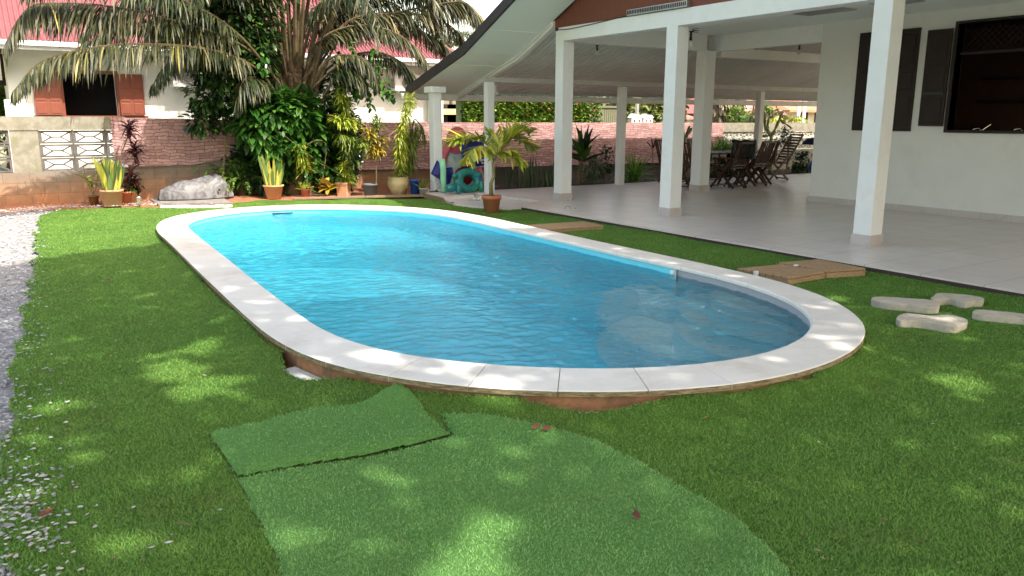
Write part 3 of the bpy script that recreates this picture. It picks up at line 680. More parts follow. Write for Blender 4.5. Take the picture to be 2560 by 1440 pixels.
panelled(WX-.035, 7.12, 7.52, 1.49, 2.98, 'shutter', m_dark, hf, cols=1, rows=(0, .33, .67, 1))
m = MB(); m.box(WX-.085, WX-.073, 7.15, 7.5, 1.98, 2.02); m.build('shutter_bar', m_black_p, hf)
# lattice strip at the top of the hatch, room behind
m = MB()
for i in range(26):
    y = Y0+(Y1-Y0)*i/25
    for s in (-1, 1):
        a = Vector((WX+.12+.004*s, y, 2.62)); b = Vector((WX+.12+.004*s, y+s*.38, 3.0))
        if Y0 < b.y < Y1: m.bar(a, b, .008, .004)
m.box(WX+.1, WX+.14, Y0, Y1, 2.58, 2.62)
m.build('lattice', m_dark, hf)
m = MB(); m.box(WX+.16, 16.9, 2.0, 2.1, .08, 3.27); m.box(16.8, 16.9, 2.1, 9.37, .08, 3.27); m.box(WX+.16, 16.8, 2.1, 9.37, 3.22, 3.27); m.box(WX+.17, 13.4, 3, 9.3, 1.28, 1.33)
m.box(15.2, 15.25, 4.5, 9.3, .08, 3.2)
m.build('kitchen_interior', m_dkint, hs)
m = MB()
for z in (1.9, 2.3): m.box(14.9, 15.19, 5.4, 7.8, z, z+.04)
m.build('shelf', m_dark, hs)
def faucet(p, s, label):
    t = empty('faucet', p, label, 'tap', 'taps at the hatch')
    m = MB(); m.tube([p, p+Vector((0,0,.10))], .016); m.tube([p+Vector((0,0,.10)), p+Vector((-.02,.03,.13)), p+Vector((-.06,.07,.12)), p+Vector((-.08,.09,.10))], .012); m.build('spout', m_chrome, t, True)
    if s: m = MB(); m.bar(p+Vector((0,-.02,.10)), p+Vector((.02,-.13,.19)), .022, .008); m.build('lever', m_chrome, t)
faucet(Vector((13.1, 6.72, 1.33)), True, 'chrome lever tap with its handle raised behind the dark hatch sill')
faucet(Vector((13.25, 6.18, 1.33)), False, 'plain metal tap without a lever further right behind the hatch sill')

# lamps, camera, cable on the terrace
m_glass = NT('frosted_bulb'); m_glass.col((.62,.63,.62)); m_glass.set(Roughness=.25); m_glass = m_glass.m
def bulb(p, label, cord=.1, s=1.):
    t = empty('light_bulb', p, label, 'light bulb', 'bare bulbs under the roof')
    m = MB(); m.lathe(p, [(.001,.0),(.045*s,0),(.045*s,-.012),(.018*s,-.018),(.018*s,-cord),(.022*s,-cord),(.022*s,-cord-.05),(.001,-cord-.05)], 12); m.build('socket', m_black_p, t, True)
    q = p-Vector((0,0,cord+.05)); m = MB(); m.lathe(q, [(.001,.0),(.014*s,0),(.018*s,-.02),(.032*s,-.05),(.032*s,-.065),(.022*s,-.085),(.001,-.092)], 12); m.build('bulb', m_glass, t, True)
    return t
b1 = atx(1492, 155, 10.4); bulb(Vector((b1.x, b1.y, under(b1.y)+.02)), 'bare bulb under the ribbed ceiling between the first two terrace columns', .06)
t = bulb(atx(1728, 78, 9.25), 'bare bulb with a coiled black cable beside the second front column', .09)
p = atx(1728, 78, 9.25); m = MB(); m.tube([p+Vector((.05+.05*math.cos(a), -.04+.05*math.sin(a), -.012+.004*a)) for a in np.linspace(0, 12, 40)], .005, 5); m.build('coiled_cable', m_black_p, t, True)
b1 = atx(1887, 172, 14.8); bulb(Vector((b1.x, b1.y, under(b1.y)+.02)), 'bare bulb deep in the terrace above the dining table', .06)
b1 = atx(1998, 124, 14.2); bulb(Vector((b1.x, b1.y, 3.10)), 'bare bulb near the ceiling close to the kitchen wall corner', .06)
p = atx(1232, 232, 8.7); t = empty('security_camera', p, 'small white security camera beside the back post of the terrace', 'camera')
m = MB(); m.bar(p+Vector((.16,.1,0)), p+Vector((-.02,-.05,-.02)), .07, .06); m.build('camera_body', m_white, t, bevel=.01)
m = MB(); m.tube([p+Vector((-.022,-.052,-.021)), p+Vector((-.035,-.065,-.023))], .024, 12); m.build('lens', m_black_p, t)
m = MB(); m.bar(p+Vector((.1,.06,0)), p+Vector((.1,.06,.16)), .03); m.build('bracket', m_white, t)
# long metal lamp on the gable
a = atx(1571, 30, 8.80); b = atx(1722, 3, 8.80); t = empty('light_bar', a, 'long grey metal lamp with a grille fixed along the foot of the red gable', 'lamp')
b.z = a.z = 3.25; m = MB(); m.box(8.76, 8.848, b.y, a.y, 3.21, 3.30); m.build('housing', m_metal, t, bevel=.004)
m = MB(); n = 34
for i in range(n): y = b.y+.03+(a.y-b.y-.06)*i/(n-1); m.box(8.752, 8.759, y-.008, y+.008, 3.225, 3.285)
m.build('grille', m_black_p, t)
m = MB(); pts = [Vector((8.812, 12.24, 3.17)), Vector((8.81, 11.9, 3.15)), Vector((8.81, 11.3, 3.17)), Vector((8.81, 10.7, 3.20)), Vector((8.81, 10.3, 3.215)), Vector((8.80, 9.2, 3.208))]
m.tube(cat(pts, 5), .008, 5); m.lathe((8.80, 12.24, 3.15), [(.001,0),(.03,.0),(.03,.05),(.001,.05)], 8); tag(m.build('cable', m_black_p), 'thin black cable sagging along the foot of the red gable boards', 'cable')
m = MB(); ys = np.linspace(12.4, 14.9, 12); m.tube([Vector((8.79, y, under(y)-.03-.02*abs(math.sin(y*4)))) for y in ys], .005, 5); tag(m.build('cable', m_palegrey), 'thin pale cable running down the white rafter to the corner', 'cable')

# ------------------------------------------------------------------ boundary wall
fw = empty('boundary_wall', (4, 17, 0), 'concrete block garden wall with openwork blocks, its foot stained by red soil', 'wall')
def wallpart(x0, x1, z0, z1, nm='wall_base', mat=None, y0=17.0, y1=17.15): m = MB(); m.box(x0, x1, y0, y1, z0, z1); return m.build(nm, mat or m_block, fw)
wallpart(-4, 18.2, -.1, .60); wallpart(-4, 2.1, 1.355, 1.60, 'wall_cap', m_conc, 16.985, 17.165); wallpart(2.1, 18.2, .60, 1.46, 'wall_base')
wallpart(.20, .64, .60, 1.355, 'pier', m_conc)
wallpart(18.2, 30, -.1, .62, 'wall_base', m_conc); wallpart(18.2, 30, 1.2, 1.47, 'wall_cap', m_conc, 16.985, 17.165)
def breeze(x0, w, z0, h, style, mat):
    m = MB(); t = .022 if not style else .03; y0, y1 = 17.02, 17.13
    m.box(x0, x0+w, y0, y1, z0, z0+t); m.box(x0, x0+w, y0, y1, z0+h-t, z0+h); m.box(x0, x0+t*1.3, y0+.001, y1-.001, z0+t, z0+h-t); m.box(x0+w-t*1.3, x0+w, y0+.001, y1-.001, z0+t, z0+h-t)
    cx, cz = x0+w/2, z0+h/2; yy = (y0+y1)/2
    def br(a, b): m.bar((a[0], yy, a[1]), (b[0], yy, b[1]), .09, .024)
    if style:
        for s in (-1, 1):
            for q in (-1, 1): br((cx+s*w*.46, cz+q*h*.42), (cx+s*w*.14, cz))
        br((cx-w*.14, cz), (cx+w*.14, cz))
    else:
        for s in (-1, 1):
            for q in (-1, 1): br((cx+s*w*.46, cz+q*h*.42), (cx, cz+.005*s))
        br((cx, z0+t), (cx, z0+h-t))
    return m.build('openwork_block', mat, fw)
for r_ in range(3):
    for c_ in range(3):
        x0 = .66+c_*.55; breeze(x0, .53, .61+r_*.25, .235, True, m_breeze)
        wl = -.34-c_*.55; breeze(wl, .53, .61+r_*.25, .235, True, m_breeze)
    for c_ in range(14): breeze(18.3+c_*.44, .42, .64+r_*.185, .175, False, m_breeze_w)
for c_ in range(3): wallpart(.66+c_*.55-.021, .66+c_*.55, .60, 1.355, 'pier', m_breeze)
wallpart(24.5, 30, .62, 1.2, 'wall_base', m_conc)
# printed canvas
def canvas(pt, pb, label, y=16.975):
    m = MB(); n = 90; k_ = 12
    vs = []
    for i in range(n+1):
        f = i/n; x = pt[0][0]+(pt[-1][0]-pt[0][0])*f
        zt = np.interp(x, [p[0] for p in pt], [p[1] for p in pt]); zb = np.interp(x, [p[0] for p in pb], [p[1] for p in pb])
        for j in range(k_+1):
            g = j/k_; z = zt+(zb-zt)*g; yy = y-.012-.018*abs(math.sin(x*2.3+g*2))*g-.01*math.sin(x*7+z*5)*g-.03*math.exp(-((g-1)/.06)**2)
            vs.append((x, yy, z))
    m.add(vs, [(i*(k_+1)+j, (i+1)*(k_+1)+j, (i+1)*(k_+1)+j+1, i*(k_+1)+j+1) for i in range(n) for j in range(k_)], .5)
    return tag(m.build('printed_canvas', m_canvas, None, True), label, 'canvas screen', 'canvas screens on the garden wall')
canvas([(1.85,1.60),(2.2,1.58),(5.2,1.52)], [(1.85,.72),(2.3,.66),(3.2,.66),(4.2,.80),(5.2,.92)], 'pink stone printed canvas with a slack lower hem behind the grey rock cover')
canvas([(5.2,1.50),(8,1.49),(18.0,1.475),(18.4,1.46)], [(5.2,.5),(8,.42),(16,.36),(17.6,.36),(18.4,.95)], 'long pink stone printed canvas on the wall behind the terrace posts')

# ------------------------------------------------------------------ neighbour's house
NY = 20.5
nh = empty('neighbour_house', (5.5, NY, 0), 'white bungalow with a red corrugated hip roof behind the garden wall', 'house')
zs0, zs1 = 1.62, 2.55; wa, wb = at(160, 240, NY).x, at(292, 240, NY).x
m = MB(); m.box(.33, wa, NY, NY+.2, -.1, 3.15); m.box(wb, 10.4, NY, NY+.2, -.1, 3.15); m.box(wa, wb, NY, NY+.2, -.1, zs0); m.box(wa, wb, NY, NY+.2, zs1, 3.15)
m.box(.33, .53, NY+.2, 27, -.1, 3.15); m.box(10.2, 10.4, NY+.2, 27, -.1, 3.15); m.box(.33, 10.4, 27, 27.2, -.1, 3.15)
m_nw = pm('white_render', (.80,.80,.77), (.74,.74,.70), 1, .8, .2, 60); m.build('wall', m_nw, nh)
m = MB(); m.box(wa-.1, wb+.1, NY+1.2, NY+1.25, 1, 3); m.box(wa-.3, wb+.3, NY+.25, NY+1.2, 1.2, 1.25); m.build('room_interior', m_black, nh)
fr = MB(); fr.box(wa-.62, wb+.62, NY-.05, NY+.02, zs0-.06, zs0); fo = fr.build('window_sill', m_shut_r, nh)
m = MB(); m.box(wa-.05, wa, NY-.03, NY+.1, zs0, zs1); m.box(wb, wb+.05, NY-.03, NY+.1, zs0, zs1); m.box(wa-.05, wb+.05, NY-.03, NY+.1, zs1, zs1+.06); m.build('window_frame', m_shut_r, nh)
def shut(x0, x1):
    m = MB(); m.box(x0, x1, NY-.09, NY-.05, zs0+.01, zs1); w = (x1-x0)/2
    for c in range(2):
        for a, b in ((.05,.30),(.34,.62),(.66,.95)): m.box(x0+w*c+.035, x0+w*(c+1)-.035, NY-.10, NY-.09, zs0+(zs1-zs0)*a, zs0+(zs1-zs0)*b)
    m.build('shutter', m_shut_r, nh, bevel=.004)
shut(wa-.58, wa-.05); shut(wb+.05, wb+.56)
m_groof = NT('pink_red_sheet_roof'); m_groof.col(m_groof.ramp(m_groof.noise(1.5, 5, .6), [(.3, (.20,.062,.066)), (.7, (.25,.085,.088))])); m_groof.set(Roughness=.5); m_groof = m_groof.m
ey, ez, rz_, ry = 19.72, 3.12, 5.6, 24.3; ex0, ex1 = -2.4, 11.2; rx0, rx1 = 2.4, 7.4
m = MB()                            # corrugated front slope, drawn as ribs across a trapezium
n = 540; vs = []
for i in range(n+1):
    f = i/n; x = ex0+(ex1-ex0)*f; w = .035 if (i % 4) in (0, 1) else 0
    # the point straight up the slope from the eave
    t = min(1, (x-ex0)/(rx0-ex0) if x < rx0 else 1, (ex1-x)/(ex1-rx1) if x > rx1 else 1); t = max(t, .002)
    vs += [(x, ey, ez+w), (x, ey+(ry-ey)*t, ez+(rz_-ez)*t+w)]
m.add(vs, [(2*i, 2*i+2, 2*i+3, 2*i+1) for i in range(n)])
m.add([(ex1,ey,ez),(ex1,29.2,ez),(rx1,ry,rz_)], [(0,1,2)]); m.add([(ex0,ey,ez),(ex0,29.2,ez),(rx0,ry,rz_)], [(2,1,0)]); m.add([(ex0,29.2,ez),(ex1,29.2,ez),(rx1,ry,rz_),(rx0,ry,rz_)], [(0,1,2,3)])
m.build('roof', m_groof, nh)
m = MB(); m.tube([(ex1, ey, ez+.05), (rx1, ry, rz_+.06)], .09, 6); m.tube([(ex0, ey, ez+.05), (rx0, ry, rz_+.06)], .09, 6); m.tube([(rx0, ry, rz_+.06), (rx1, ry, rz_+.06)], .09, 6)
m.build('ridge_cap', m_groof, nh)
m = MB(); m.box(ex0, ex1, ey-.10, ey, ez-.09, ez+.01); m.box(ex0, ex1, ey, NY, ez-.12, ez-.10); m.box(ex0, ex1, ey-.02, ey+.0, ez-.17, ez-.095); m.build('gutter', m_white, nh)
m = MB(); m.ext([(NY, 2.35), (NY, 2.95), (ey+.1, 2.98), (ey+.1, 2.9), (NY-.12, 2.4)], 'x', .10, .24); m.build('eave_bracket', m_nw, nh)
m = MB(); m.box(.22, .62, NY-.1, NY, -.1, 1.95); m.build('pilaster', m_nw, nh)
m = MB(); m.box(10.3, 10.62, NY-.35, NY-.03, -.1, 3.0); m.build('pilaster', m_nw, nh)
m = MB(); m.box(10.62, 11.1, NY+.6, NY+.8, -.1, 3.0); m.build('pilaster', m_nw, nh)
m = MB(); m.lathe(at(-2, 175, NY+2.2), [(.001,.35),(.28,.35),(.28,-.35),(.001,-.35)], 10); m.build('side_room', m_dark, nh)
# air conditioners
m_acg = pm('dark_grille', (.12,.12,.12), (.07,.07,.07), 30, .5)
def ac(x0, x1, z0, z1, label, fan):
    t = empty('air_conditioner', ((x0+x1)/2, NY, z0), label, 'air conditioner', 'air conditioner units on the white house')
    y0, y1 = NY-.42, NY-.08
    m = MB(); m.box(x0, x1, y0, y1, z0, z1); m.build('casing', m_white, t, bevel=.015)
    c = x0+(x1-x0)*fan; zc = (z0+z1)/2; ra = (z1-z0)*.42
    m = MB(); vs = [(c+ra*math.cos(a), y0-.004, zc+ra*math.sin(a)) for a in np.linspace(0, 2*math.pi, 29)[:-1]]; m.add(vs, [tuple(range(28))]); g = m.build('fan_opening', m_acg, t)
    m = MB()
    for rr_ in (.3, .55, .8, 1.0): m.tube([(c+ra*rr_*math.cos(a), y0-.012, zc+ra*rr_*math.sin(a)) for a in np.linspace(0, 2*math.pi, 25)], .005, 4)
    for i in range(13):
        xx = c-ra*.9+i*ra*.15; hh_ = math.sqrt(max(0, ra*ra-(xx-c)**2)); m.bar((xx, y0-.016, zc-hh_), (xx, y0-.016, zc+hh_), .006)
    m.build('fan_grille', m_palegrey, t)
    m = MB()
    for i in range(7): m.box(x0-.004, x0+.001, y0+.05, y1-.05, z0+.08+i*(z1-z0-.16)/7, z0+.10+i*(z1-z0-.16)/7)
    m.build('side_louvre', m_acg, t)
    for xx in (x0+.1, x1-.1): m = MB(); m.box(xx-.02, xx+.02, y0+.02, NY, z0-.04, z0-.001); m.build('bracket', m_metal, t)
ac(at(430, 180, NY-.4).x, at(515, 180, NY-.4).x, 2.28, 2.86, 'white air conditioner on the wall left of the palm, partly behind fronds', .45)
ac(at(987, 200, NY-.4).x, at(1062, 200, NY-.4).x, 2.30, 2.72, 'white air conditioner on the wall just left of the terrace roof corner', .42)

# ------------------------------------------------------------------ plant builders
def rdir(el0, el1, az0=0, az1=6.283):
    a = random.uniform(az0, az1); e = R(random.uniform(el0, el1)); return Vector((math.cos(a)*math.cos(e), math.sin(a)*math.cos(e), math.sin(e)))
def head(mb, path, n, L, w, el=(-10, 50), droop=1.1, segs=4, spread=0., taper=.0, up=0.):
    path = [Vector(p) for p in path]; k_ = len(path)-1
    for i in range(n):
        f = random.random()*k_; j = min(int(f), k_-1); p = path[j].lerp(path[j+1], f-j)
        d = rdir(*el); l = L*random.uniform(.65, 1.15)*(1-taper*(f/k_))
        mb.strap(p+Vector((random.gauss(0, spread), random.gauss(0, spread), random.gauss(0, spread))), d, l, w*random.uniform(.8, 1.2), droop*random.uniform(.6, 1.3), segs)
def frond(ml, ms, path, LL, wl, n, droop=1.0, t0=.12, srad=.03, pl=.0, bias=None, hang=.35, fn=0.):
    P = cat(path, 6); K = len(P)-1
    ms.tube(P, [srad*(1-.85*i/K) for i in range(K+1)], 5)
    for i in range(n):
        t = t0+(1-t0)*(i+random.random()*.7)/n; f = min(t*K, K-.001); j = int(f); p = P[j].lerp(P[j+1], f-j); tg = (P[j+1]-P[j]).normalized()
        sd = tg.cross(Vector((0,0,1)));
        if sd.length < .05: sd = Vector((1,0,0))
        sd.normalize()
        for s in (-1, 1):
            d = sd*s*random.uniform(.45, .9)+tg*random.uniform(.35, .8)+Vector((0,0,random.uniform(-.45, .3)-hang*1.5))+Vector((random.gauss(0,.1),random.gauss(0,.1),0))
            l = LL*(.45+.55*math.sin(math.pi*min(1, (t-t0)/(1-t0)*.85+.15)))*random.uniform(.55, 1.15)
            ml.strap(p, d, l, wl*random.uniform(.7, 1.2), droop*random.uniform(.6, 1.4), 4)
PFROF = [.35, 1., .8, .1]
def leafcloud(mb, c, rad, n, L, w, fill=.35, droop=.5, facing=None, lum=None, prof=None, zmin=None):
    c = Vector(c)
    for i in range(n):
        d = rdir(-60, 90); q = fill+(1-fill)*random.random()**.5; q *= 1+.18*math.sin(d.x*7+d.z*5)+.12*math.sin(d.y*9)
        p = Vector((c.x+d.x*rad[0]*q, c.y+d.y*rad[1]*q, c.z+d.z*rad[2]*q))
        if zmin is not None and p.z < zmin: p.z = zmin+random.random()*.1
        o = (d+rdir(-50, 30)*.9); o.z -= .25
        r = random.random() if lum is None else min(1, max(0, lum+random.gauss(0, .2)))
        mb.strap(p, o, L*random.uniform(.6, 1.2), w*random.uniform(.7, 1.2), droop, 3, prof or PFROF, None, r)

# ------------------------------------------------------------------ the old palm with climbers
PX, PY = at(735, 300, 16.6).x, 16.6
pt = empty('palm_tree', (PX, PY, 0), 'huge old palm with long drooping olive fronds beside the garden wall', 'palm tree')
m = MB(); m.tube([(PX, PY, -.05), (PX, PY, .6), (PX-.02, PY, 1.4), (PX, PY, 2.3), (PX, PY, 2.9)], [.42,.36,.34,.36,.22], 14)
for i in range(70):
    a = random.uniform(0, 6.28); z = random.uniform(.5, 2.6); p = Vector((PX+.33*math.cos(a), PY+.33*math.sin(a), z)); d = Vector((math.cos(a)*.55, math.sin(a)*.55, 1)); l = random.uniform(.2, .5)
    m.tube([p, p+d*l*.5, p+d*l+Vector((0,0,.05))], [.06,.05,.03], 5)
m.build('trunk', m_barkp, pt)
ml = MB(); mg = MB(); ms = MB(); C0 = Vector((PX, PY, 1.9))
def A(x, y, Y): return at(x, y, Y)
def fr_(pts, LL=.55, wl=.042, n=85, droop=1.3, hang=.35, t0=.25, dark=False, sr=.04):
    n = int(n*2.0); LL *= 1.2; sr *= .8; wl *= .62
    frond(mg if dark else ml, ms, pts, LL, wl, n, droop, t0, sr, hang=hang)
# long left fronds in the sun
fr_([A(700,225,16), A(640,140,15.8), A(545,84,15.4), A(375,36,15), A(262,14,14.8), A(150,8,14.7), A(70,20,14.5), A(12,110,14.4)], .62, .045, 140, 1.3, .45, .22)
fr_([A(700,250,16), A(640,170,15.7), A(525,124,15.1), A(337,110,14.6), A(187,128,14.3), A(94,161,14.2), A(34,228,14.1)], .52, .042, 135, 1.3, .4, .2)
fr_([A(710,240,16), A(620,120,16.4), A(480,60,16.6), A(330,60,16.6), A(210,110,16.6), A(150,165,16.6)], .5, .04, 90, 1.3, .4, .25, True)
# right side
fr_([A(760,200,16), A(867,56,16), A(987,32,15.8), A(1100,10,15.4), A(1167,8,15.2), A(1200,60,15.1)], .58, .045, 130, 1.2, .4, .2)
fr_([A(760,210,16), A(792,109,16), A(875,66,15.9), A(969,74,15.6), A(1044,122,15.4), A(1076,172,15.3)], .5, .042, 120, 1.3, .35, .2)
fr_([A(770,230,16), A(819,150,15.8), A(880,138,15.5), A(925,160,15.3), A(945,215,15.2)], .42, .045, 60, 1.3, .35, .3)
fr_([A(760,200,16.2), A(850,90,16.6), A(960,60,17), A(1060,80,17.3), A(1130,130,17.4)], .5, .04, 90, 1.3, .35, .25, True)
fr_([A(760,200,16.2), A(840,20,16.6), A(940,-40,17), A(1060,-40,17.3), A(1170,10,17.4), A(1215,60,17.4)], .6, .045, 110, 1.3, .45, .25)
# crown rising out of the frame
for (x, y, Y) in ((430,-120,16.2),(500,-230,15.6),(560,-330,16.4),(620,-420,15.4),(680,-460,16.8),(740,-500,15.6),(800,-450,16.6),(850,-380,15.4),(910,-280,16.5),(960,-170,15.7),(1010,-90,16.6)):
    k = (x-735)/300.; b = C0+Vector((k*.25, random.uniform(-.2,.2), random.uniform(-.1,.5))); e = A(x, y, Y)
    md = b.lerp(e, .5)+Vector((-k*.35, 0, .5)); tip = e+Vector((k*1.5, (Y-16)*1.2, -.8-abs(k)*1.1))
    fr_([b, b.lerp(md, .5)+Vector((-k*.1,0,.05)), md, e, (e+tip)/2+Vector((0,0,.25)), tip], .62, .045, 105, 1.3, .35, .3, random.random() < .5, .06)
for pts in ([(700,230,16.3),(600,110,16.7),(450,10,17),(300,10,17),(200,90,17)], [(700,230,16),(620,150,16),(520,110,15.7),(430,150,15.5),(380,215,15.4)], [(690,200,16.4),(610,60,16.8),(500,-30,17.1),(380,-30,17.2),(280,40,17.3)], [(700,210,15.9),(600,90,15.4),(480,10,15),(330,-40,14.6),(170,-60,14.3),(60,-20,14.2)],
            [(770,220,16.3),(850,150,16.7),(940,130,17),(1010,160,17.2),(1050,215,17.2)], [(770,200,16.3),(860,0,16.2),(980,-20,16),(1100,-30,15.7),(1180,20,15.5)], [(770,230,16),(840,170,15.7),(890,170,15.5),(915,215,15.4)], [(770,200,16.5),(880,60,17),(1000,30,17.4),(1120,60,17.8),(1180,130,18)], [(700,240,16),(650,200,15.8),(610,200,15.6),(590,260,15.6)]):
    fr_([A(*p) for p in pts], .5, .042, 95, 1.3, .35, .22, True)
for i in range(12):
    a = random.uniform(0, 6.28); h = random.uniform(1.2, 3.2); d = Vector((math.cos(a), math.sin(a), 0)); b = C0+d*.15
    fr_([b, b+d*.4+Vector((0,0,h*.6)), b+d*1.0+Vector((0,0,h)), b+d*2.0+Vector((0,0,h+.2)), b+d*2.9+Vector((0,0,h-.7))], .5, .04, 60, 1.3, .35, .35, True, .05)
# bare petiole stubs fanning from the trunk
for i in range(34):
    a = random.uniform(0, 6.28); d = Vector((math.cos(a)*.35, math.sin(a)*.35, 1)); b = Vector((PX+.25*math.cos(a), PY+.25*math.sin(a), random.uniform(.9, 2.2))); l = random.uniform(.8, 2.0)
    ms.tube([b, b+d*l*.5+Vector((0,0,.03)), b+d*l+Vector((math.cos(a)*.15, math.sin(a)*.15, 0))], [.045,.035,.02], 5)
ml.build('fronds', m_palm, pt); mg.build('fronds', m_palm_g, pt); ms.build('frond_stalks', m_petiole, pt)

# dark climber left of the palm
def vine_tree(name, label, catn, base, clouds, mat, L, w, nper, stems):
    t = empty(name, base, label, catn)
    m = MB()
    for c, rd, n in clouds: leafcloud(m, c, rd, n, L, w, .25, .6)
    m.build('foliage', mat, t)
    s = MB()
    for p in stems: s.tube(cat(p, 4), .022, 5)
    s.build('stem', m_stem, t); return t
bx = at(560, 470, 16.4)
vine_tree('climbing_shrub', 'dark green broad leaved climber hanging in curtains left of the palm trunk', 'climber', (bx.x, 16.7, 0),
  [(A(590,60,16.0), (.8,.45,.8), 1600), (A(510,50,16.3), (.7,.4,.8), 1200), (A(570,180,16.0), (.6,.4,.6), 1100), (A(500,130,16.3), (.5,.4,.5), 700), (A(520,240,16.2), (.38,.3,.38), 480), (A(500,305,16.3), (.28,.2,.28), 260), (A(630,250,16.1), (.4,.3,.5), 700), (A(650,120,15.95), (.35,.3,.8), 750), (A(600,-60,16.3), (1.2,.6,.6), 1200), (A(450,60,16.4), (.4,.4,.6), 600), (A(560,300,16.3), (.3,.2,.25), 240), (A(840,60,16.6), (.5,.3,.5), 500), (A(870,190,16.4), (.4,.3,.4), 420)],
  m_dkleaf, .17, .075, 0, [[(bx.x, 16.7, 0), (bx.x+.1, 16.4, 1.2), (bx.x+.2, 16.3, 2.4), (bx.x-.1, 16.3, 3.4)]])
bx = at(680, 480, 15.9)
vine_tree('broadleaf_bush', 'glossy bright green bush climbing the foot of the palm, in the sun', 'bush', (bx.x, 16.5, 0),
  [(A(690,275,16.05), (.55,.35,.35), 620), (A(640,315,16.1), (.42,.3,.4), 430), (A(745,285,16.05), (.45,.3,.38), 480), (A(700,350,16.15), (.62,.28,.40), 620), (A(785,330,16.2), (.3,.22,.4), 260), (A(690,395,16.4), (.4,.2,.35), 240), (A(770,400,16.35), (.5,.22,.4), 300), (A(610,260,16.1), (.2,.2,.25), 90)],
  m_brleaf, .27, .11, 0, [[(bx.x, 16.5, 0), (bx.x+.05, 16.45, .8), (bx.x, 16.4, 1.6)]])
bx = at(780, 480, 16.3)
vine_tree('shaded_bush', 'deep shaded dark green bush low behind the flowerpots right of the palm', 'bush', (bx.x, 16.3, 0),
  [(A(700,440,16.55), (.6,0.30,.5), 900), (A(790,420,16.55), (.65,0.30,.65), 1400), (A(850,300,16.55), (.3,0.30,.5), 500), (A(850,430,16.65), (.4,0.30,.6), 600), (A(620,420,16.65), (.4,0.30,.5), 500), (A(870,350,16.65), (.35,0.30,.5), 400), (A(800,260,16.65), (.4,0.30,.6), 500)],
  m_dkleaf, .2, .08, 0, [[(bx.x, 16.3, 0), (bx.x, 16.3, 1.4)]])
# hanging climber strands to the right
t = empty('hanging_vine', at(930, 480, 16.6), 'leafy green vine trailing from the right side of the palm fronds', 'vine'); m = MB(); s = MB()
for a, b in (((880,110),(905,210)), ((930,120),(940,225)), ((905,170),(925,270)), ((860,190),(895,240)), ((880,150),(965,235)), ((950,170),(975,245)), ((640,60),(655,180)), ((700,330),(860,440))):
    p, q = A(*a, 15.6), A(*b, 15.6); P = cat([p, p.lerp(q, .5)+Vector((.08, .05, -.12)), q], 6); s = MB(); s.tube(P, .006, 4); s.build('stem', m_stem, t)
    for x in P:
        for _ in range(4): m.strap(x+Vector((random.gauss(0,.05),random.gauss(0,.05),random.gauss(0,.05))), rdir(-70, 10), .13, .07, .5, 3, PFROF)
m.build('foliage', m_brleaf, t)

# ------------------------------------------------------------------ flowerpots along the wall
def mpp(p): return (Vector(p)-Vector((0,0,CH))).dot(Vector(AX[2]))/CF          # metres per photo pixel at p
def pot(name, x, yb, yt, wt, wb, mat, label, grp=None, z=0., rim=.12, Yd=None, n=24, prof=None, catn='potted plant'):
    b = atz(x, yb, z) if Yd is None else Vector((at(x, yb, Yd).x, Yd, z))
    k = mpp(b+Vector((0,0,.2))); H = (yb-yt)*k/math.cos(CP)*.99; rt, rb = wt*k/2, wb*k/2; b.y += rb
    t = empty(name, b, label, catn, grp); m = MB()
    P = prof(H, rt, rb) if prof else [(.001,0),(rb,0),(rb+(rt*.9-rb)*.97,H*(1-rim)),(rt,H*(1-rim)),(rt,H),(rt*.88,H),(rt*.85,H*.86),(.001,H*.86)]
    m.lathe(b, P, n); m.build('pot', mat, t, n > 12)
    s = MB(); s.lathe(b, [(.001,H*.88),(rt*.86,H*.875)], n); s.build('soil', m_soilpot, t)
    return t, b, H, rt
def snake(t, b, H, rt, top, n, w, mat, spread=1.):
    m = MB()
    for i in range(n):
        a = random.uniform(0, 6.28); q = rt*.6*random.random()**.5; lean = random.uniform(.02, .28)*spread
        d = Vector((math.cos(a)*lean, math.sin(a)*lean, 1)); l = (top-H)*random.uniform(.55, 1.05)
        m.strap(b+Vector((q*math.cos(a), q*math.sin(a), H*.86)), d, l, w*random.uniform(.7, 1.2), random.uniform(-.1,.12), 5, [.7,.95,1,.9,.65,.03], Vector((random.uniform(-.6,.6)+1, random.uniform(-.8,.8), 0)))
    m.build('leaves', mat, t)
hgt = lambda b, y: (at(1280, y, b.y).z)      # height in the plane of the plant at photo row y (approx)
def zrow(b, x, y): return at(x, y, b.y).z

t, b, H, rt = pot('potted_plant', 237, 514, 490, 27, 18, m_brownglaze, 'small brown glazed pot with thin yellowish sprigs, leftmost pot by the wall', 'potted plants along the garden wall', catn='potted plant')
m = MB(); s = MB()
for i in range(7):
    e = b+Vector((random.uniform(-.2,.2), random.uniform(-.1,.1), H+random.uniform(.3,.62))); P = cat([b+Vector((0,0,H*.8)), (b+e)/2+Vector((random.uniform(-.08,.08),0,.1)), e], 4); s.tube(P, .007, 4)
    for p in P[3:]:
        for _ in range(3): m.strap(p, rdir(-20, 60), .09, .018, .8, 3)
m.build('leaves', m_yleaf, t); s.build('stem', m_stem, t)
GP = 'potted plants along the garden wall'
t, b, H, rt = pot('potted_plant', 332, 509, 478, 38, 26, m_peach, 'peach coloured pot with a low dark green plant, half behind the red pot', GP)
m = MB(); leafcloud(m, b+Vector((0,0,H+.08)), (.2,.18,.12), 120, .14, .05, .1); m.build('leaves', m_dkleaf, t)
t, b, H, rt = pot('potted_plant', 318, 511, 480, 30, 22, m_terra, 'red terracotta pot holding a tall dark red cordyline with three leaf heads', GP)
m = MB(); s = MB()
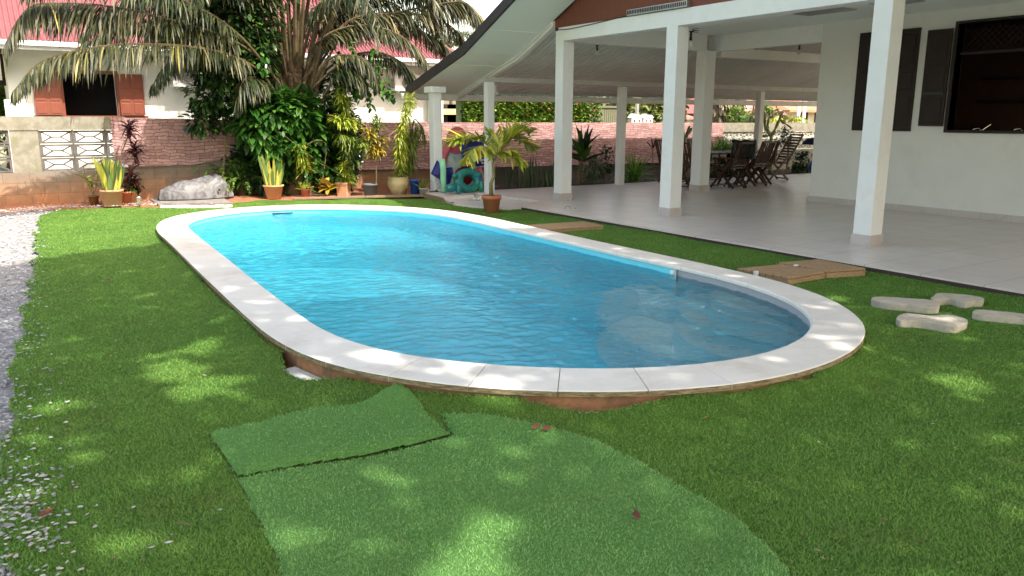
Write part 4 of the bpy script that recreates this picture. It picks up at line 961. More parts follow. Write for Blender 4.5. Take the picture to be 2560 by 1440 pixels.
for (x, y), stp in (((322,318), [(318,480),(312,430),(300,400),(318,345),(322,330)]), ((336,372), [(318,480),(325,430),(338,400),(336,385)]), ((328,352+85), [(318,480),(322,455),(327,445)])):
    P = [at(px_, py_, b.y) for px_, py_ in stp]; s.tube(cat(P, 3), .011, 5)
    c = at(x, y, b.y); head(m, [c+Vector((0,0,-.22)), c+Vector((0,0,.06))], 75, .26, .035, (-20, 60), 1.3)
m.build('leaves', m_red, t); s.build('stem', m_stem, t)
t, b, H, rt = pot('potted_snake_plant', 285, 517, 476, 56, 42, m_peach, 'wide peach coloured pot crowded with a striped snake plant, left of the red pot', GP)
snake(t, b, H, rt, zrow(b, 285, 384), 72, .065, m_snake, 1.25)
m = MB()
for i in range(3): m.strap(b+Vector((-.1,0,H)), Vector((-1, random.uniform(-.3,.3), .75)), .75, .05, .25, 5)
m.build('leaves', m_snake, t)
b = atz(349, 515); t = empty('garden_light', b, 'small silver solar garden light standing right of the peach pots', 'garden light'); k = mpp(b)
m = MB(); m.lathe(b, [(.001,.02),(.03,.02),(.03,.04),(.045,.05),(.045,.13),(.055,.14),(.04,.18),(.001,.185)], 14); m.build('lamp_head', m_chrome, t, True)
m = MB(); m.lathe(b, [(.008,-.02),(.008,.02)], 6); m.build('spike', m_black_p, t)

t, b, H, rt = pot('potted_snake_plant', 690, 498, 464, 52, 34, m_peach, 'peach coloured pot with a golden yellow snake plant, in front of the palm', GP)
snake(t, b, H, rt, zrow(b, 690, 376), 44, .075, m_snake, 1.2)
t, b, H, rt = pot('potted_plant', 767, 492, 474, 24, 20, m_terra, 'small terracotta pot on a saucer with a pale leaved rosette', GP)
m = MB()
for i in range(16): m.strap(b+Vector((0,0,H*.8)), rdir(15, 70), .26, .085, 1.1, 4)
m.build('leaves', m_yleaf, t); m = MB(); m.lathe(b, [(.001,0),(.16,0),(.18,.02),(.16,.015),(.001,.01)], 20); m.build('saucer', m_terra, t)
t, b, H, rt = pot('potted_plant', 820, 492, 475, 12, 10, m_greypot, 'tiny grey pot on a terracotta saucer with brownish red croton leaves', GP)
m = MB()
for i in range(30): m.strap(b+Vector((random.uniform(-.08,.08),random.uniform(-.05,.05),H*.8+random.uniform(0,.12))), rdir(0, 70), .24, .09, 1.2, 4, None, None, .5+.5*random.random())
m.build('leaves', m_croton, t); m = MB(); m.lathe(b, [(.001,0),(.15,0),(.17,.02),(.15,.015),(.001,.01)], 20); m.build('saucer', m_terra, t)
# tall song-of-India plants
def dracaena(x, yb, yt, wt, wb, mat, label, heads, stems, sq=None, prof=None, leaf=m_yleaf):
    t, b, H, rt = pot('potted_dracaena', x, yb, yt, wt, wb, mat, label, GP, prof=prof, n=sq or 24)
    m = MB(); d = MB(); s = MB()
    for (pts, n, L, w, el, dark) in heads:
        P = [at(px_, py_, b.y+dy) for px_, py_, dy in pts]; head(d if dark else m, P, n, L, w, el, 1.5, 4, .03)
    for pts in stems: s.tube(cat([at(px_, py_, b.y+dy) for px_, py_, dy in pts], 4), .012, 5)
    m.build('leaves', leaf, t)
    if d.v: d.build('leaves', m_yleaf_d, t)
    s.build('stem', m_stem, t); return t
dracaena(866, 491, 457, 44, 34, m_peach, 'square peach pot with a tall yellow striped dracaena leaning over the bush', 
  [([(868,470,0),(862,440,0),(860,412,0)], 170, .27, .024, (10, 65), False), ([(845,225,0),(862,255,0),(866,285,0)], 200, .28, .024, (-30, 60), False), ([(838,300,0),(866,305,-.1),(892,312,0)], 260, .30, .026, (-20, 50), False), ([(850,330,0),(868,350,-.05),(885,345,0)], 230, .34, .024, (-60, 20), True), ([(862,370,0),(868,390,0)], 70, .25, .022, (-60, 10), True)],
  [[(868,475,0),(866,420,.1),(868,340,.1),(866,270,.1),(845,225,0)]], 4)
t = empty('dracaena', atz(800, 492), 'short yellow striped dracaena arching in front of the dark bush beside the golden snake plant', 'dracaena')
b = atz(800, 492); m = MB(); head(m, [at(742,358,b.y), at(752,390,b.y), at(765,425,b.y)], 210, .26, .024, (-40, 40), 1.5, 4, .03); m.build('leaves', m_yleaf, t)
s = MB(); s.tube(cat([b, at(808,440,b.y+.1), at(815,365,b.y+.1), at(795,350,b.y), at(770,360,b.y), at(742,372,b.y)], 4), .010, 5); s.build('stem', m_stem, t)
t = dracaena(932, 493, 461, 38, 30, m_greypot, 'dark grey pot with a yellow and green croton on a single bare stem', 
  [([(935,395,0),(930,360,0),(925,330,0)], 190, .26, .034, (-25, 50), False), ([(945,380,0),(955,345,0)], 90, .25, .032, (-30, 40), False), ([(912,372,0),(905,350,0)], 80, .24, .032, (-30, 40), True), ([(940,350,0),(945,320,0),(940,300,0)], 90, .24, .032, (0, 70), True)],
  [[(940,465,0),(941,430,0),(937,395,0),(930,340,0)], [(938,400,0),(950,370,0),(955,345,0)], [(938,400,0),(915,375,0)]], leaf=m_croton)
cream = lambda H, rt, rb: [(.001,0),(rb*.8,0),(rb*1.05,H*.12),(rt*1.02,H*.55),(rt*1.02,H*.75),(rt*.93,H*.95),(rt*.97,H),(rt*.85,H),(rt*.85,H*.86),(.001,H*.86)]
dracaena(1004, 490, 444, 53, 34, m_cream, 'round glazed cream pot with a tall bushy dracaena beside the corner post',
  [([(995,450,0),(1000,430,0),(1003,405,0)], 170, .22, .020, (-30, 50), False), ([(1001,405,0),(1000,370,0),(1004,335,0)], 260, .28, .020, (-60, 20), False), ([(1020,420,.1),(1030,370,.1),(1030,320,.1)], 380, .30, .018, (-70, 10), True), ([(1005,330,0),(1015,290,0),(1025,250,0)], 230, .26, .020, (-50, 40), False), ([(1035,300,.1),(1050,320,.1),(1060,345,.1)], 120, .28, .018, (-70, 0), True), ([(1022,240,0),(1026,262,0)], 60, .2, .02, (10, 70), False)],  # right-hand heads use the darker leaf, roof shade put into their colour
  [[(1000,455,0),(1002,400,.05),(1005,330,.05),(1022,245,0)], [(1010,455,.1),(1025,380,.15),(1035,300,.15),(1055,320,.1)]], prof=cream)
t, b, H, rt = pot('bucket', 1043, 490, 451, 27, 22, m_bluepl, 'bright blue plastic bucket between the cream pot and the small grey pot', catn='bucket')
m = MB(); m.tube([b+Vector((rt*1.0*math.cos(a), rt*math.sin(a), H*.97)) for a in np.linspace(0, 2*math.pi, 25)], .012, 6); m.build('rim', m_bluepl, t, True)
t, b, H, rt = pot('potted_plant', 1063, 491, 471, 24, 18, m_palegrey, 'small pale grey pot with a few sparse shoots at the foot of the corner post', GP)
m = MB()
for i in range(22): m.strap(b+Vector((random.uniform(-.06,.06),0,H*.8)), rdir(35, 85), .28, .018, .5, 4)
m.build('leaves', m_yleaf_d, t)
# young palm in a terracotta pot on the turf
t, b, H, rt = pot('potted_palm', 1238, 532, 490, 50, 36, m_terra, 'terracotta pot with a young golden green palm standing on the turf before the terrace', rim=.22, catn='potted palm')
kk = Vector((0,0,0)); top = at(1233, 405, b.y)
m = MB(); m.tube([b+Vector((0,0,H*.85)), b+Vector((-.01,0,H+.2)), top+Vector((.01,0,-.25)), top], [.045,.032,.028,.03], 8); m.build('stem', m_ringstem, t, True)
ml = MB(); ms = MB()
def yf(pts, LL, w, n, hang=.1, droop=.5): frond(ml, ms, [top]+[at(x, y, b.y+dy) for x, y, dy in pts], LL, w, n, droop, .28, .012, hang=hang)
yf([(1250,375,0),(1285,345,-.1),(1338,372,-.15)], .46, .044, 84, -.15, .3)
yf([(1240,380,.1),(1262,345,.2),(1300,325,.3),(1325,335,.35)], .40, .042, 60, -.3, .25)
yf([(1225,372,-.1),(1195,345,-.15),(1150,345,-.2),(1132,352,-.2)], .38, .040, 60, -.1, .3)
yf([(1228,378,-.2),(1205,365,-.4),(1180,375,-.5),(1165,402,-.55)], .36, .05, 40, .2, .7)
yf([(1236,370,.2),(1240,345,.35),(1225,330,.5)], .32, .038, 34, -.2, .3)
yf([(1245,385,-.2),(1275,380,-.4),(1305,405,-.5)], .44, .046, 56, .0, .5)
ml.build('fronds', m_goldpalm, t); ms.build('frond_stalks', m_ringstem, t)
# ferns and small plants round the rock cover
def fern(c, n, L, label, Ll=.09, name='fern'):
    t = empty(name, c, label, 'fern', 'ferns beside the bush'); ml = MB(); ms = MB()
    for i in range(n):
        a = random.uniform(0, 6.28); d = Vector((math.cos(a), math.sin(a), 0)); l = L*random.uniform(.7, 1.1)
        frond(ml, ms, [c, c+d*l*.35+Vector((0,0,l*.55)), c+d*l*.8+Vector((0,0,l*.6)), c+d*l*1.1+Vector((0,0,l*.25))], Ll, .02, 26, .4, .1, .006, hang=.05)
    ml.build('leaves', m_fern, t); ms.build('stem', m_stem, t)
p = atz(610, 492); fern(p, 22, .72, 'bright green fern arching beside the right end of the grey rock cover')
p = atz(640, 490); p.y += .5; fern(p, 12, .4, 'low fern between the rock cover fern and the golden snake plant')
fern(Vector((at(558, 400, 16.7).x, 16.75, .35)), 9, .5, 'fern behind the peak of the grey rock cover against the wall')
t = empty('garden_plant', atz(590, 485), 'broad leaved young plant with upright leaves just behind the rock cover', 'plant'); b = Vector((at(600,470,16.7).x, 16.7, 0))
m = MB()
for i in range(26): m.strap(b+Vector((random.uniform(-.1,.1),0,random.uniform(.1,.5))), rdir(10, 80), .35, .10, .9, 4)
m.build('leaves', m_fern, t); m = MB(); m.tube([b, b+Vector((0,0,.6))], .02, 5); m.build('stem', m_stem, t)

# rock cover
b0 = atz(403, 502, .05); b1_ = atz(591, 493, .05); t = empty('rock_cover', (b0+b1_)/2, 'grey moulded fake rock cover on black rim beside the ferns', 'rock cover'); L = (b1_-b0)
prof = [(0,.10),(.03,.2),(.12,.27),(.25,.36),(.33,.40),(.45,.40),(.55,.44),(.68,.50),(.78,.52),(.85,.48),(.92,.34),(.97,.24),(1,.10)]
m = MB(); nu, nv = 60, 22; vs = []
for i in range(nu+1):
    u = i/nu; h = .86*np.interp(u, [p[0] for p in prof], [p[1] for p in prof]); c = b0+L*u; dep = .30*math.sin(math.pi*min(max(u, .03), .97))**.45
    for j in range(nv+1):
        a = math.pi*j/nv; yy = -math.cos(a)*dep; zz = math.sin(a)**.75*h
        nz = .22*(.025*math.sin(u*34+a*5+2*math.sin(a*4))+.02*math.sin(u*61-a*9)+.018*math.sin(a*13+u*11))
        vs.append((c.x+nz*.3, c.y+.30+yy-nz*math.sin(a)*.6, .05+zz+nz*math.sin(a)))
m.add(vs, [(i*(nv+1)+j, (i+1)*(nv+1)+j, (i+1)*(nv+1)+j+1, i*(nv+1)+j+1) for i in range(nu) for j in range(nv)], .5); m.build('shell', m_rock, t, True)
m = MB(); m.prism([(b0.x+L.x*u, b0.y+L.y*u+.30-.30*math.sin(math.pi*min(max(u,.02),.98))**.45) for u in np.linspace(0,1,30)]+[(b0.x+L.x*u, b0.y+L.y*u+.30+.30*math.sin(math.pi*min(max(u,.02),.98))**.45) for u in np.linspace(1,0,30)], .0, .055); m.build('rim', m_black_p, t)
q = b0+L*.775; m = MB(); m.lathe(q+Vector((0,-.0,.16)), [(.001,-.016),(.02,-.016),(.02,.016),(.001,.016)], 10); m.build('screw_cap', m_black_p, t)
for i, (xa, xb) in enumerate(((401,431),(435,472),(476,494),(498,517),(521,541),(543,560),(562,582))):
    a = atz(xa, 521); c = atz(xb, 521 if i < 5 else 518); d = (c-a).normalized(); nn = Vector((-d.y, d.x, 0))
    m = MB(); m.prism([tuple(v)[:2] for v in (a, c, c+nn*.10, a+nn*.10)], -.02, .045+.006*(i % 2)); o = m.build('edging_block', m_coping, None, False, True, .004)
    tag(o, f'{("long white block at the left end","long white block second from the left","short white block third from the left","white block in the middle","white block third from the right","white block second from the right","slanted white block at the right end")[i]} of the edging before the rock cover', 'edging block', 'white edging blocks before the rock cover')
m = MB(); a = atz(398, 514); c = atz(585, 512); m.prism([(a.x, a.y+.1), (c.x, c.y+.1), (c.x+.1, 16.95), (a.x, 16.95)], -.03, .03); tag(m.build('rock_base', pm('grey_flagstones', (.26,.24,.22), (.17,.16,.15), 8, .9, .5, 40)), kind='structure')
# plank under the pots
a = atz(735, 500); c = atz(1085, 491); d = (c-a).normalized(); nn = Vector((-d.y, d.x, 0)); q = (a+c)/2
m = MB(); m.prism([tuple(v)[:2] for v in (a, q, q+nn*.22, a+nn*.22)], 0, .035); tag(m.build('plank', m_plank, None, False, True, .004), 'weathered brown plank lying under the small pots right of the palm', 'plank', 'planks under the flowerpots')
m = MB(); m.prism([tuple(v)[:2] for v in (q+d*.01, c, c+nn*.2, q+d*.01+nn*.2)], 0, .035); tag(m.build('plank', m_plank, None, False, True, .004), 'weathered brown plank lying under the grey, cream and blue pots', 'plank', 'planks under the flowerpots')

# ------------------------------------------------------------------ pallets and stepping stones
def pallet(P, z, label, nb=6):
    P = [Vector((*p, 0)) for p in P]; t = empty('wooden_pallet', sum(P, Vector())/4, label, 'deck panel', 'wooden deck panels on the turf')
    for i in range(nb):
        a, b = (i+.08)/nb, (i+.92)/nb; m = MB()
        q = [P[0].lerp(P[3], a), P[1].lerp(P[2], a), P[1].lerp(P[2], b), P[0].lerp(P[3], b)]
        m.prism([tuple(v)[:2] for v in q], z, z+.022+random.uniform(-.001,.001)); m.build('board', m_pallet, t, bevel=.002)
    for A_, B_, C_, D_ in ((0,1,3,2), (3,2,0,1), (0,3,1,2), (1,2,0,3)):
        m = MB(); e_ = lambda a, b, f: P[a].lerp(P[b], f); u0, u1 = (.01, .06)
        q = [P[A_].lerp(P[C_], u0), P[B_].lerp(P[D_], u0), P[B_].lerp(P[D_], u1), P[A_].lerp(P[C_], u1)]; m.prism([tuple(v)[:2] for v in q], -.01, z-.002-.001*A_); m.build('bearer', m_pallet, t)
    return t
pallet([(6.37,5.58),(6.98,5.5),(7.02,4.98),(6.42,4.96)][::1], .045, 'square wooden deck panel close to the pool edge, lower of the two touching ones', 7)
t_ = pallet([(7.0,5.56),(7.55,5.46),(7.50,4.84),(7.04,4.98)], .052, 'square wooden deck panel beside the terrace edge, touching the one at the pool', 7)
pallet([(6.28,9.66),(7.40,9.52),(7.36,8.98),(6.33,9.08)], .038, 'long wooden deck panel further back between pool and terrace', 5)
m = MB(); p = atz(1886, 680, .07); m.box(p.x-.015, p.x+.03, p.y-.03, p.y, .03, .082); tag(m.build('clip', m_white), 'small white clip on the pool side edge of the lower deck panel', 'clip')
m = MB(); p = atz(1990, 664, .08); m.box(p.x-.02, p.x+.02, p.y-.015, p.y+.015, .075, .09); tag(m.build('clip', m_white), 'small white clip in the gap between the two touching deck panels', 'clip')
def toppx(L): return [tuple(atz(1800+x/3.368, 600+y/3.368, .052))[:2] for x, y in L]
ST = [(toppx([(1272,495),(1290,480),(1350,473),(1450,478),(1600,492),(1740,500),(1830,520),(1852,545),(1830,562),(1760,565),(1700,560),(1600,548),(1500,540),(1400,530),(1300,510)]), 'long pale stepping stone nearest the deck panels'),
      (toppx([(1775,480),(1800,470),(1820,450),(1870,443),(1980,450),(2100,462),(2200,480),(2225,495),(2200,510),(2130,510),(2080,520),(2020,512),(1950,490),(1880,492),(1800,495)]), 'pale stepping stone nearest the terrace edge'),
      (toppx([(1483,660),(1500,635),(1560,617),(1640,620),(1750,632),(1850,628),(1950,632),(2050,655),(2090,680),(2070,700),(2040,710),(1990,725),(1920,722),(1800,700),(1700,685),(1600,680),(1520,680)]), 'large pale stepping stone nearest the rounded pool end'),
      (toppx([(2125,610),(2145,590),(2220,585),(2330,595),(2450,605),(2600,625),(2750,650),(2790,680),(2700,690),(2560,665),(2450,655),(2300,640),(2180,625)]), 'pale stepping stone cut by the right edge of the photo')]
for P, lab in ST:
    c = np.mean(P, 0); C_ = [Vector((*p, 0)) for p in P]; C_.append(C_[0]); Q = cat(C_, 4)[:-1]; m = MB(); vs = []; n = len(Q)
    for z, f in ((-.01,.99),(.047,1.),(.051,.99),(.052,.975)): vs += [(c[0]+(q.x-c[0])*f, c[1]+(q.y-c[1])*f, z+.002*math.sin(q.x*20)) for q in Q]
    vs.append((c[0], c[1], .052)); m.add(vs, [(k_*n+i, k_*n+(i+1)%n, (k_+1)*n+(i+1)%n, (k_+1)*n+i)[::1] for k_ in range(3) for i in range(n)]+[(3*n+i, 3*n+(i+1)%n, 4*n) for i in range(n)])
    tag(m.build('stepping_stone', m_slab), lab, 'stepping stone', 'irregular stepping stones in the turf')

m = MB()
for _ in range(520):
    a_ = random.uniform(-R(4), R(68)); q_ = 1.9*math.exp(random.random()*math.log(7)); x_, y_ = q_*math.sin(a_), q_*math.cos(a_)
    if not lawn_mask(np.array([x_]), np.array([y_]))[0]: continue
    m.strap((x_, y_, float(lawn_h(np.array([x_]), np.array([y_]))[0])+random.uniform(.012, .022)), rdir(-10, 25), random.uniform(.010, .035), random.uniform(.003, .009), .3, 2, [.4,1,.1])
tag(m.build('turf_litter', leafmat('litter', [(0, (.09,.045,.02)), (.6, (.24,.16,.07)), (1, (.42,.38,.26))], .1, .8)), kind='stuff')
# dead leaves and twigs
def dry(x, y, s, label, z=.03, rot=0):
    p = atz(x, y, z); m = MB(); d = Vector((math.cos(rot), math.sin(rot), .25)); m.strap(p, d, s, s*.42, .6, 5, [.1,.8,1,.8,.4,.05]); m.strap(p+Vector((.01,.01,.004)), d, s*.9, s*.3, .3, 5, [.1,.8,1,.8,.4,.05])
    tag(m.build('dead_leaf', m_dryl), label, 'dead leaf', 'dead leaves on the turf')
dry(1330, 1072, .07, 'curled brown leaf on the turf below the brown pool wall, left one of a pair', .05, .3); dry(1378, 1072, .06, 'curled brown leaf on the turf below the brown pool wall, right one of a pair', .05, 2.8)
dry(1597, 1300, .07, 'brown leaf standing on the pale turf offcut in the lower right foreground', .04, 1.2); dry(262, 703, .09, 'small brown leaf alone on the turf left of the pool', .03, .4)
dry(95, 1290, .06, 'reddish brown leaf among the gravel at the lower left edge', .03, .2); dry(1135, 508, .1, 'pale dry leaf beside the paving near the corner post', .04, 2.)
m = MB(); a = atz(440, 1308, .035); c = atz(478, 1313, .035); m.tube([a, (a+c)/2+Vector((0,0,.006)), c], .003, 5); tag(m.build('twig', m_stem), 'short thin brown twig on the turf at the lower left', 'twig')
m = MB(); p = atz(1415, 532, .02); m.tube(cat([p, p+Vector((.02,.05,.08)), p+Vector((.1,.05,.1)), p+Vector((.12,0,.02)), p+Vector((.2,-.02,.08))], 5), .004, 4); tag(m.build('wire', m_black_p), 'bent black wire sticking up from the turf by the terrace edge', 'wire')

# ------------------------------------------------------------------ table and folding chairs on the terrace
CG = 'folding slatted chairs round the dining table'
def chair(x, y, rz, label, tall=False, jacket=False):
    t = empty('folding_chair', (x, y, .08), label, 'chair', CG); W_ = .50; bh = 1.12 if tall else 1.0
    def L(name, segs, mat=m_chair):
        m = MB()
        for a, b, w, h in segs: m.bar(a, b, w, h)
        return m.build(name, mat, t, local=True)
    for s in (-1, 1):
        xx = s*(W_/2-.02); L('leg', [((xx, .30, .012), (xx, -.24, .62), .03, .045)]); xx = s*(W_/2-.055); L('leg', [((xx, -.30, .012), (xx, .20, .46), .03, .045)])
        L('armrest', [((s*W_/2, .22, .66), (s*W_/2, -.26, .66), .045, .025), ((s*W_/2, .18, .44), (s*W_/2, .20, .65), .03, .035)])
    L('seat', [((-W_/2+.05, -.20+i*.072, .45), (W_/2-.05, -.20+i*.072, .45), .055, .02) for i in range(7)]+[((-W_/2+.06, -.22, .43), (-W_/2+.06, .26, .43), .025, .03), ((W_/2-.06, -.22, .43), (W_/2-.06, .26, .43), .025, .03)])
    dy = .22 if not tall else .42; p0 = Vector((0, -.22, .44)); p1 = Vector((0, -.22-dy, bh)); u = Vector((1, 0, 0))
    fr2 = [(p0+u*s*(W_/2-.03), p1+u*s*(W_/2-.03), .035, .03) for s in (-1, 1)]+[(p1-u*(W_/2-.03), p1+u*(W_/2-.03), .05, .04), (p0.lerp(p1,.12)-u*(W_/2-.03), p0.lerp(p1,.12)+u*(W_/2-.03), .03, .03)]
    L('back_frame', fr2)
    if tall: L('back_slats', [(p0.lerp(p1, f)-u*(W_/2-.04), p0.lerp(p1, f)+u*(W_/2-.04), .02, .045) for f in np.linspace(.2, .9, 8)])
    else: L('back_slats', [(p0.lerp(p1, .12)+u*q, p0.lerp(p1, .97)+u*q, .034, .014) for q in np.linspace(-.17, .17, 6)])
    L('cross_rail', [((-W_/2+.02, .26, .05), (W_/2-.02, .26, .05), .03, .03)]); L('cross_rail', [((-W_/2+.05, -.26, .05), (W_/2-.05, -.26, .05), .03, .03)])
    t.rotation_euler.z = rz; return t
tx = at(1840, 440, 13.2).x
chair(atz(1716, 470, .08).x+.05, 12.75, R(-80), 'slatted wooden chair at the left end of the table, between the two white columns')
chair(atz(1790, 470, .08).x+.25, 12.35, R(4), 'dark slatted chair just right of the inner white column')
t = chair(atz(1835, 470, .08).x+.15, 12.45, R(-24), 'dark slatted chair pulled out askew with a black jacket over its back')
m = MB(); p0 = Vector((0, -.40, .98)); vs = []
for i in range(9):
    for j in range(7): u_ = (i/8-.5)*.56; v_ = j/6; vs.append((u_*(1-.1*v_), -.44-.10*math.sin(v_*3)+(-.02*math.sin(i*2)), 1.05-v_*.38+.02*math.sin(i*1.7)))
m.add(vs, [(i*7+j, (i+1)*7+j, (i+1)*7+j+1, i*7+j+1) for i in range(8) for j in range(6)])
jk = m.build('jacket', m_black_p, None, True, True); jk.location = t.location; jk.rotation_euler = t.rotation_euler; tag(jk, 'black jacket hanging over the back of the askew chair', 'jacket')
sm = jk.modifiers.new('thick', 'SOLIDIFY'); sm.thickness = .02
chair(atz(1890, 466, .08).x+.1, 12.55, R(3), 'dark slatted chair third from the left on the near side of the table')
chair(atz(1945, 464, .08).x-.1, 12.75, R(-8), 'dark slatted chair at the right end of the near side of the table')
chair(14.7, 14.05, R(182), 'dark slatted chair on the far side of the table, behind the jacket chair')
chair(13.6, 14.05, R(176), 'dark slatted chair on the far side of the table, left end')
chair(atz(1965, 460, .08).x+.7, 13.35, R(78), 'tall reclining slatted chair at the right end of the table', True)
t = empty('dining_table', (14.6, 13.25, .08), 'long oval wooden dining table under the terrace roof', 'table')
m = MB(); m.prism([(14.6+1.5*math.copysign(abs(math.cos(a))**.6, math.cos(a)), 13.25+.5*math.copysign(abs(math.sin(a))**.6, math.sin(a))) for a in np.linspace(0, 2*math.pi, 41)[:-1]], .80, .83); m.build('table_top', m_chair, t)
for s in (-1, 1):
    for q in (-1, 1): m = MB(); m.bar((14.6+s*1.05, 13.25+q*.28, .08), (14.6+s*1.05, 13.25-q*.28+.02*q, .80), .05); m.build('leg', m_chair, t)
m = MB(); m.bar((13.55, 13.25, .45), (15.65, 13.25, .45), .05); m.build('stretcher', m_chair, t)

# ------------------------------------------------------------------ plants in the bed behind the terrace
def bedplant(name, label, catn, x, y, fn, mat, stem=None, Y=15.6, grp=None):
    b = Vector((at(x, y, Y).x, Y, .02)); t = empty(name, b, label, catn, grp); m = MB(); fn(m, b); m.build('leaves', mat, t)
    if stem: s = MB(); stem(s, b); s.build('stem', m_stem, t)
    return t
def strip(x0, x1):
    def f(m, b):
        a, c = at(x0, 460, 15.5).x, at(x1, 460, 15.5).x
        for i in range(int((c-a)*34)):
            q = Vector((random.uniform(a, c), 15.5+random.gauss(0, .12), 0)); m.strap(q, Vector((random.gauss(0,.12), random.gauss(0,.1), 1)), random.uniform(.35, .8), .045, .05, 4, [.7,1,1,.8,.05], Vector((1, random.uniform(-.6,.6), 0)))
    return f
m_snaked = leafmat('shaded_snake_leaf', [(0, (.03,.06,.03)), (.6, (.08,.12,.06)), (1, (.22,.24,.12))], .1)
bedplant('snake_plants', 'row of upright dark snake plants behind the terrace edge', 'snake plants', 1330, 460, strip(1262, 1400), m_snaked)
def agave(m, b):
    c = Vector((at(1456, 400, 15.7).x, 15.7, .78))
    for i in range(34): m.strap(c+Vector((0,0,random.uniform(-.25,.1))), rdir(15, 88), random.uniform(.6,.9), .17, .5, 6, [.5,.8,1,.85,.6,.3,.03])
bedplant('dragon_tree', 'dark big leaved dragon tree rising behind the first terrace column', 'plant', 1445, 460, agave, m_dkleaf, lambda s, b: s.tube([b+Vector((0,0,-.05)), Vector((at(1456, 400, 15.7).x, 15.7, .8))], .05, 8), 15.7)
def shr(x, y, rx, rz, n, L, w, Y=15.6): return lambda m, b: leafcloud(m, at(x, y, Y), (rx, .3, rz), n, L, w, .1, .5)
bedplant('shrub', 'variegated pale edged shrub low beside the dragon tree', 'shrub', 1480, 460, shr(1482, 425, .35, .28, 320, .2, .04), leafmat('pale_variegated', [(0,(.04,.08,.03)),(1,(.32,.36,.22))], .2), lambda s, b: s.tube([b, b+Vector((0,0,.3))], .02, 5))
bedplant('shrub', 'small leaved dark shrub between the dragon tree and the second back post', 'shrub', 1510, 460, shr(1515, 405, .22, .38, 500, .07, .04), m_dkleaf, lambda s, b: s.tube([b, b+Vector((0,0,.5))], .02, 5))
def tuft(x, L, n, w, Y): return lambda m, b: [m.strap(b+Vector((random.gauss(0,.05),random.gauss(0,.05),0)), rdir(25, 85), L*random.uniform(.6,1.1), w, 1.2, 6) for _ in range(n)]
bedplant('grass_clump', 'grassy green clump with arching leaves right of the second back post', 'plant', 1582, 458, tuft(1582, .85, 160, .022, 15.4), m_fern, None, 15.4)
bedplant('cordyline', 'thin stemmed plant with a small red leaf tuft against the canvas', 'plant', 1632, 455, lambda m, b: [m.strap(at(1632, 372, 16), rdir(10, 80), .3, .03, .6, 4) for _ in range(14)], m_red, lambda s, b: s.tube([b, at(1632, 372, 16)], .012, 5), 16)
for x0, lab in ((1800, 'trough of arching spider plants seen above the table beside the inner column'), (1835, 'arching spider plant next to the back post above the table')):
    c = at(x0, 372, 15.6)
    t = empty('spider_plant', (c.x, 15.6, 0), lab, 'plant', 'spider plants behind the table'); m = MB()
    for _ in range(170): m.strap(c+Vector((random.uniform(-.35,.35), random.gauss(0,.08), -.05)), rdir(20, 85), random.uniform(.3,.5), .02, 1.6, 6)
    m.build('leaves', m_fern, t); s = MB(); s.box(c.x-.4, c.x+.4, 15.5, 15.7, c.z-.25, c.z-.05); s.build('trough', m_black_p, t)
    s = MB(); s.box(c.x-.38, c.x-.32, 15.55, 15.65, 0, c.z-.25); s.build('trough_stand', m_black_p, t); s = MB(); s.box(c.x+.32, c.x+.38, 15.55, 15.65, 0, c.z-.25); s.build('trough_stand', m_black_p, t)
m_cact = pm('cactus_pad', (.20,.22,.10), (.12,.15,.06), 8, .7, .1)
def pad(m, p, d, l, w):
    d = Vector(d).normalized(); sd = Vector((d.z, 0, -d.x)).normalized(); n_ = Vector((0,1,0)); vs = []
    for i, (f, q) in enumerate(((0,.15),(.2,.7),(.5,1),(.8,.85),(1,.2))):
        c = Vector(p)+d*l*f
        for a in range(8): an = a*math.pi/4; vs.append(c+sd*math.cos(an)*w*q/2+n_*math.sin(an)*.025*(.4+q))
    m.add(vs, [(i*8+a, i*8+(a+1)%8, (i+1)*8+(a+1)%8, (i+1)*8+a) for i in range(4) for a in range(8)]); return Vector(p)+d*l
def cactus(bx_, Y, label, segs, stem):
    b = Vector((at(bx_, 440, Y).x, Y, 0)); t = empty('prickly_pear', b, label, 'cactus', 'prickly pears behind the table')
    m = MB()
    for (x0, y0), (x1, y1), w in segs: p, q = at(x0, y0, Y), at(x1, y1, Y); pad(m, p, q-p, (q-p).length*1.05, w)
    m.build('pads', m_cact, t, True); s = MB(); s.tube([b, at(*stem, Y)], [.06,.04], 8); s.build('stem', m_cact, t, True)
cactus(1925, 15.6, 'tall branching prickly pear rising above the tall chair', [((1927,365),(1929,332),.12),((1927,345),(1915,315),.13),((1913,330),(1911,282),.1),((1918,325),(1921,296),.08),((1928,345),(1938,322),.12),((1937,325),(1948,300),.12),((1946,304),(1956,282),.11),((1950,300),(1963,308),.12),((1962,308),(1980,321),.05),((1922,340),(1905,340),.1),((1912,318),(1922,318),.1)], (1927, 362))
cactus(1712, 15.6, 'short prickly pear between the second front column and the inner column', [((1708,375),(1712,340),.13),((1710,345),(1704,315),.12),((1714,348),(1724,316),.12),((1716,340),(1730,320),.1),((1708,345),(1698,330),.1),((1715,345),(1718,330),.1)], (1708, 370))
bedplant('shrub', 'dense dark pot shrub between the tall cactus and the openwork wall', 'shrub', 1965, 450, shr(1962, 345, .16, .28, 400, .08, .04), m_dkleaf, lambda s, b: s.tube([b, b+Vector((0,0,.9))], .03, 5))
bedplant('shrub', 'low dark shrub at the foot of the openwork wall beside the kitchen wall', 'shrub', 2005, 450, shr(2003, 410, .4, .35, 500, .16, .05), m_dkleaf, lambda s, b: s.tube([b, b+Vector((0,0,.3))], .03, 5))
bedplant('shrub', 'low dark shrub behind the table legs between the columns', 'shrub', 1800, 450, shr(1800, 420, 1.1, .3, 700, .16, .05), m_dkleaf, lambda s, b: s.tube([b, b+Vector((0,0,.3))], .03, 5))
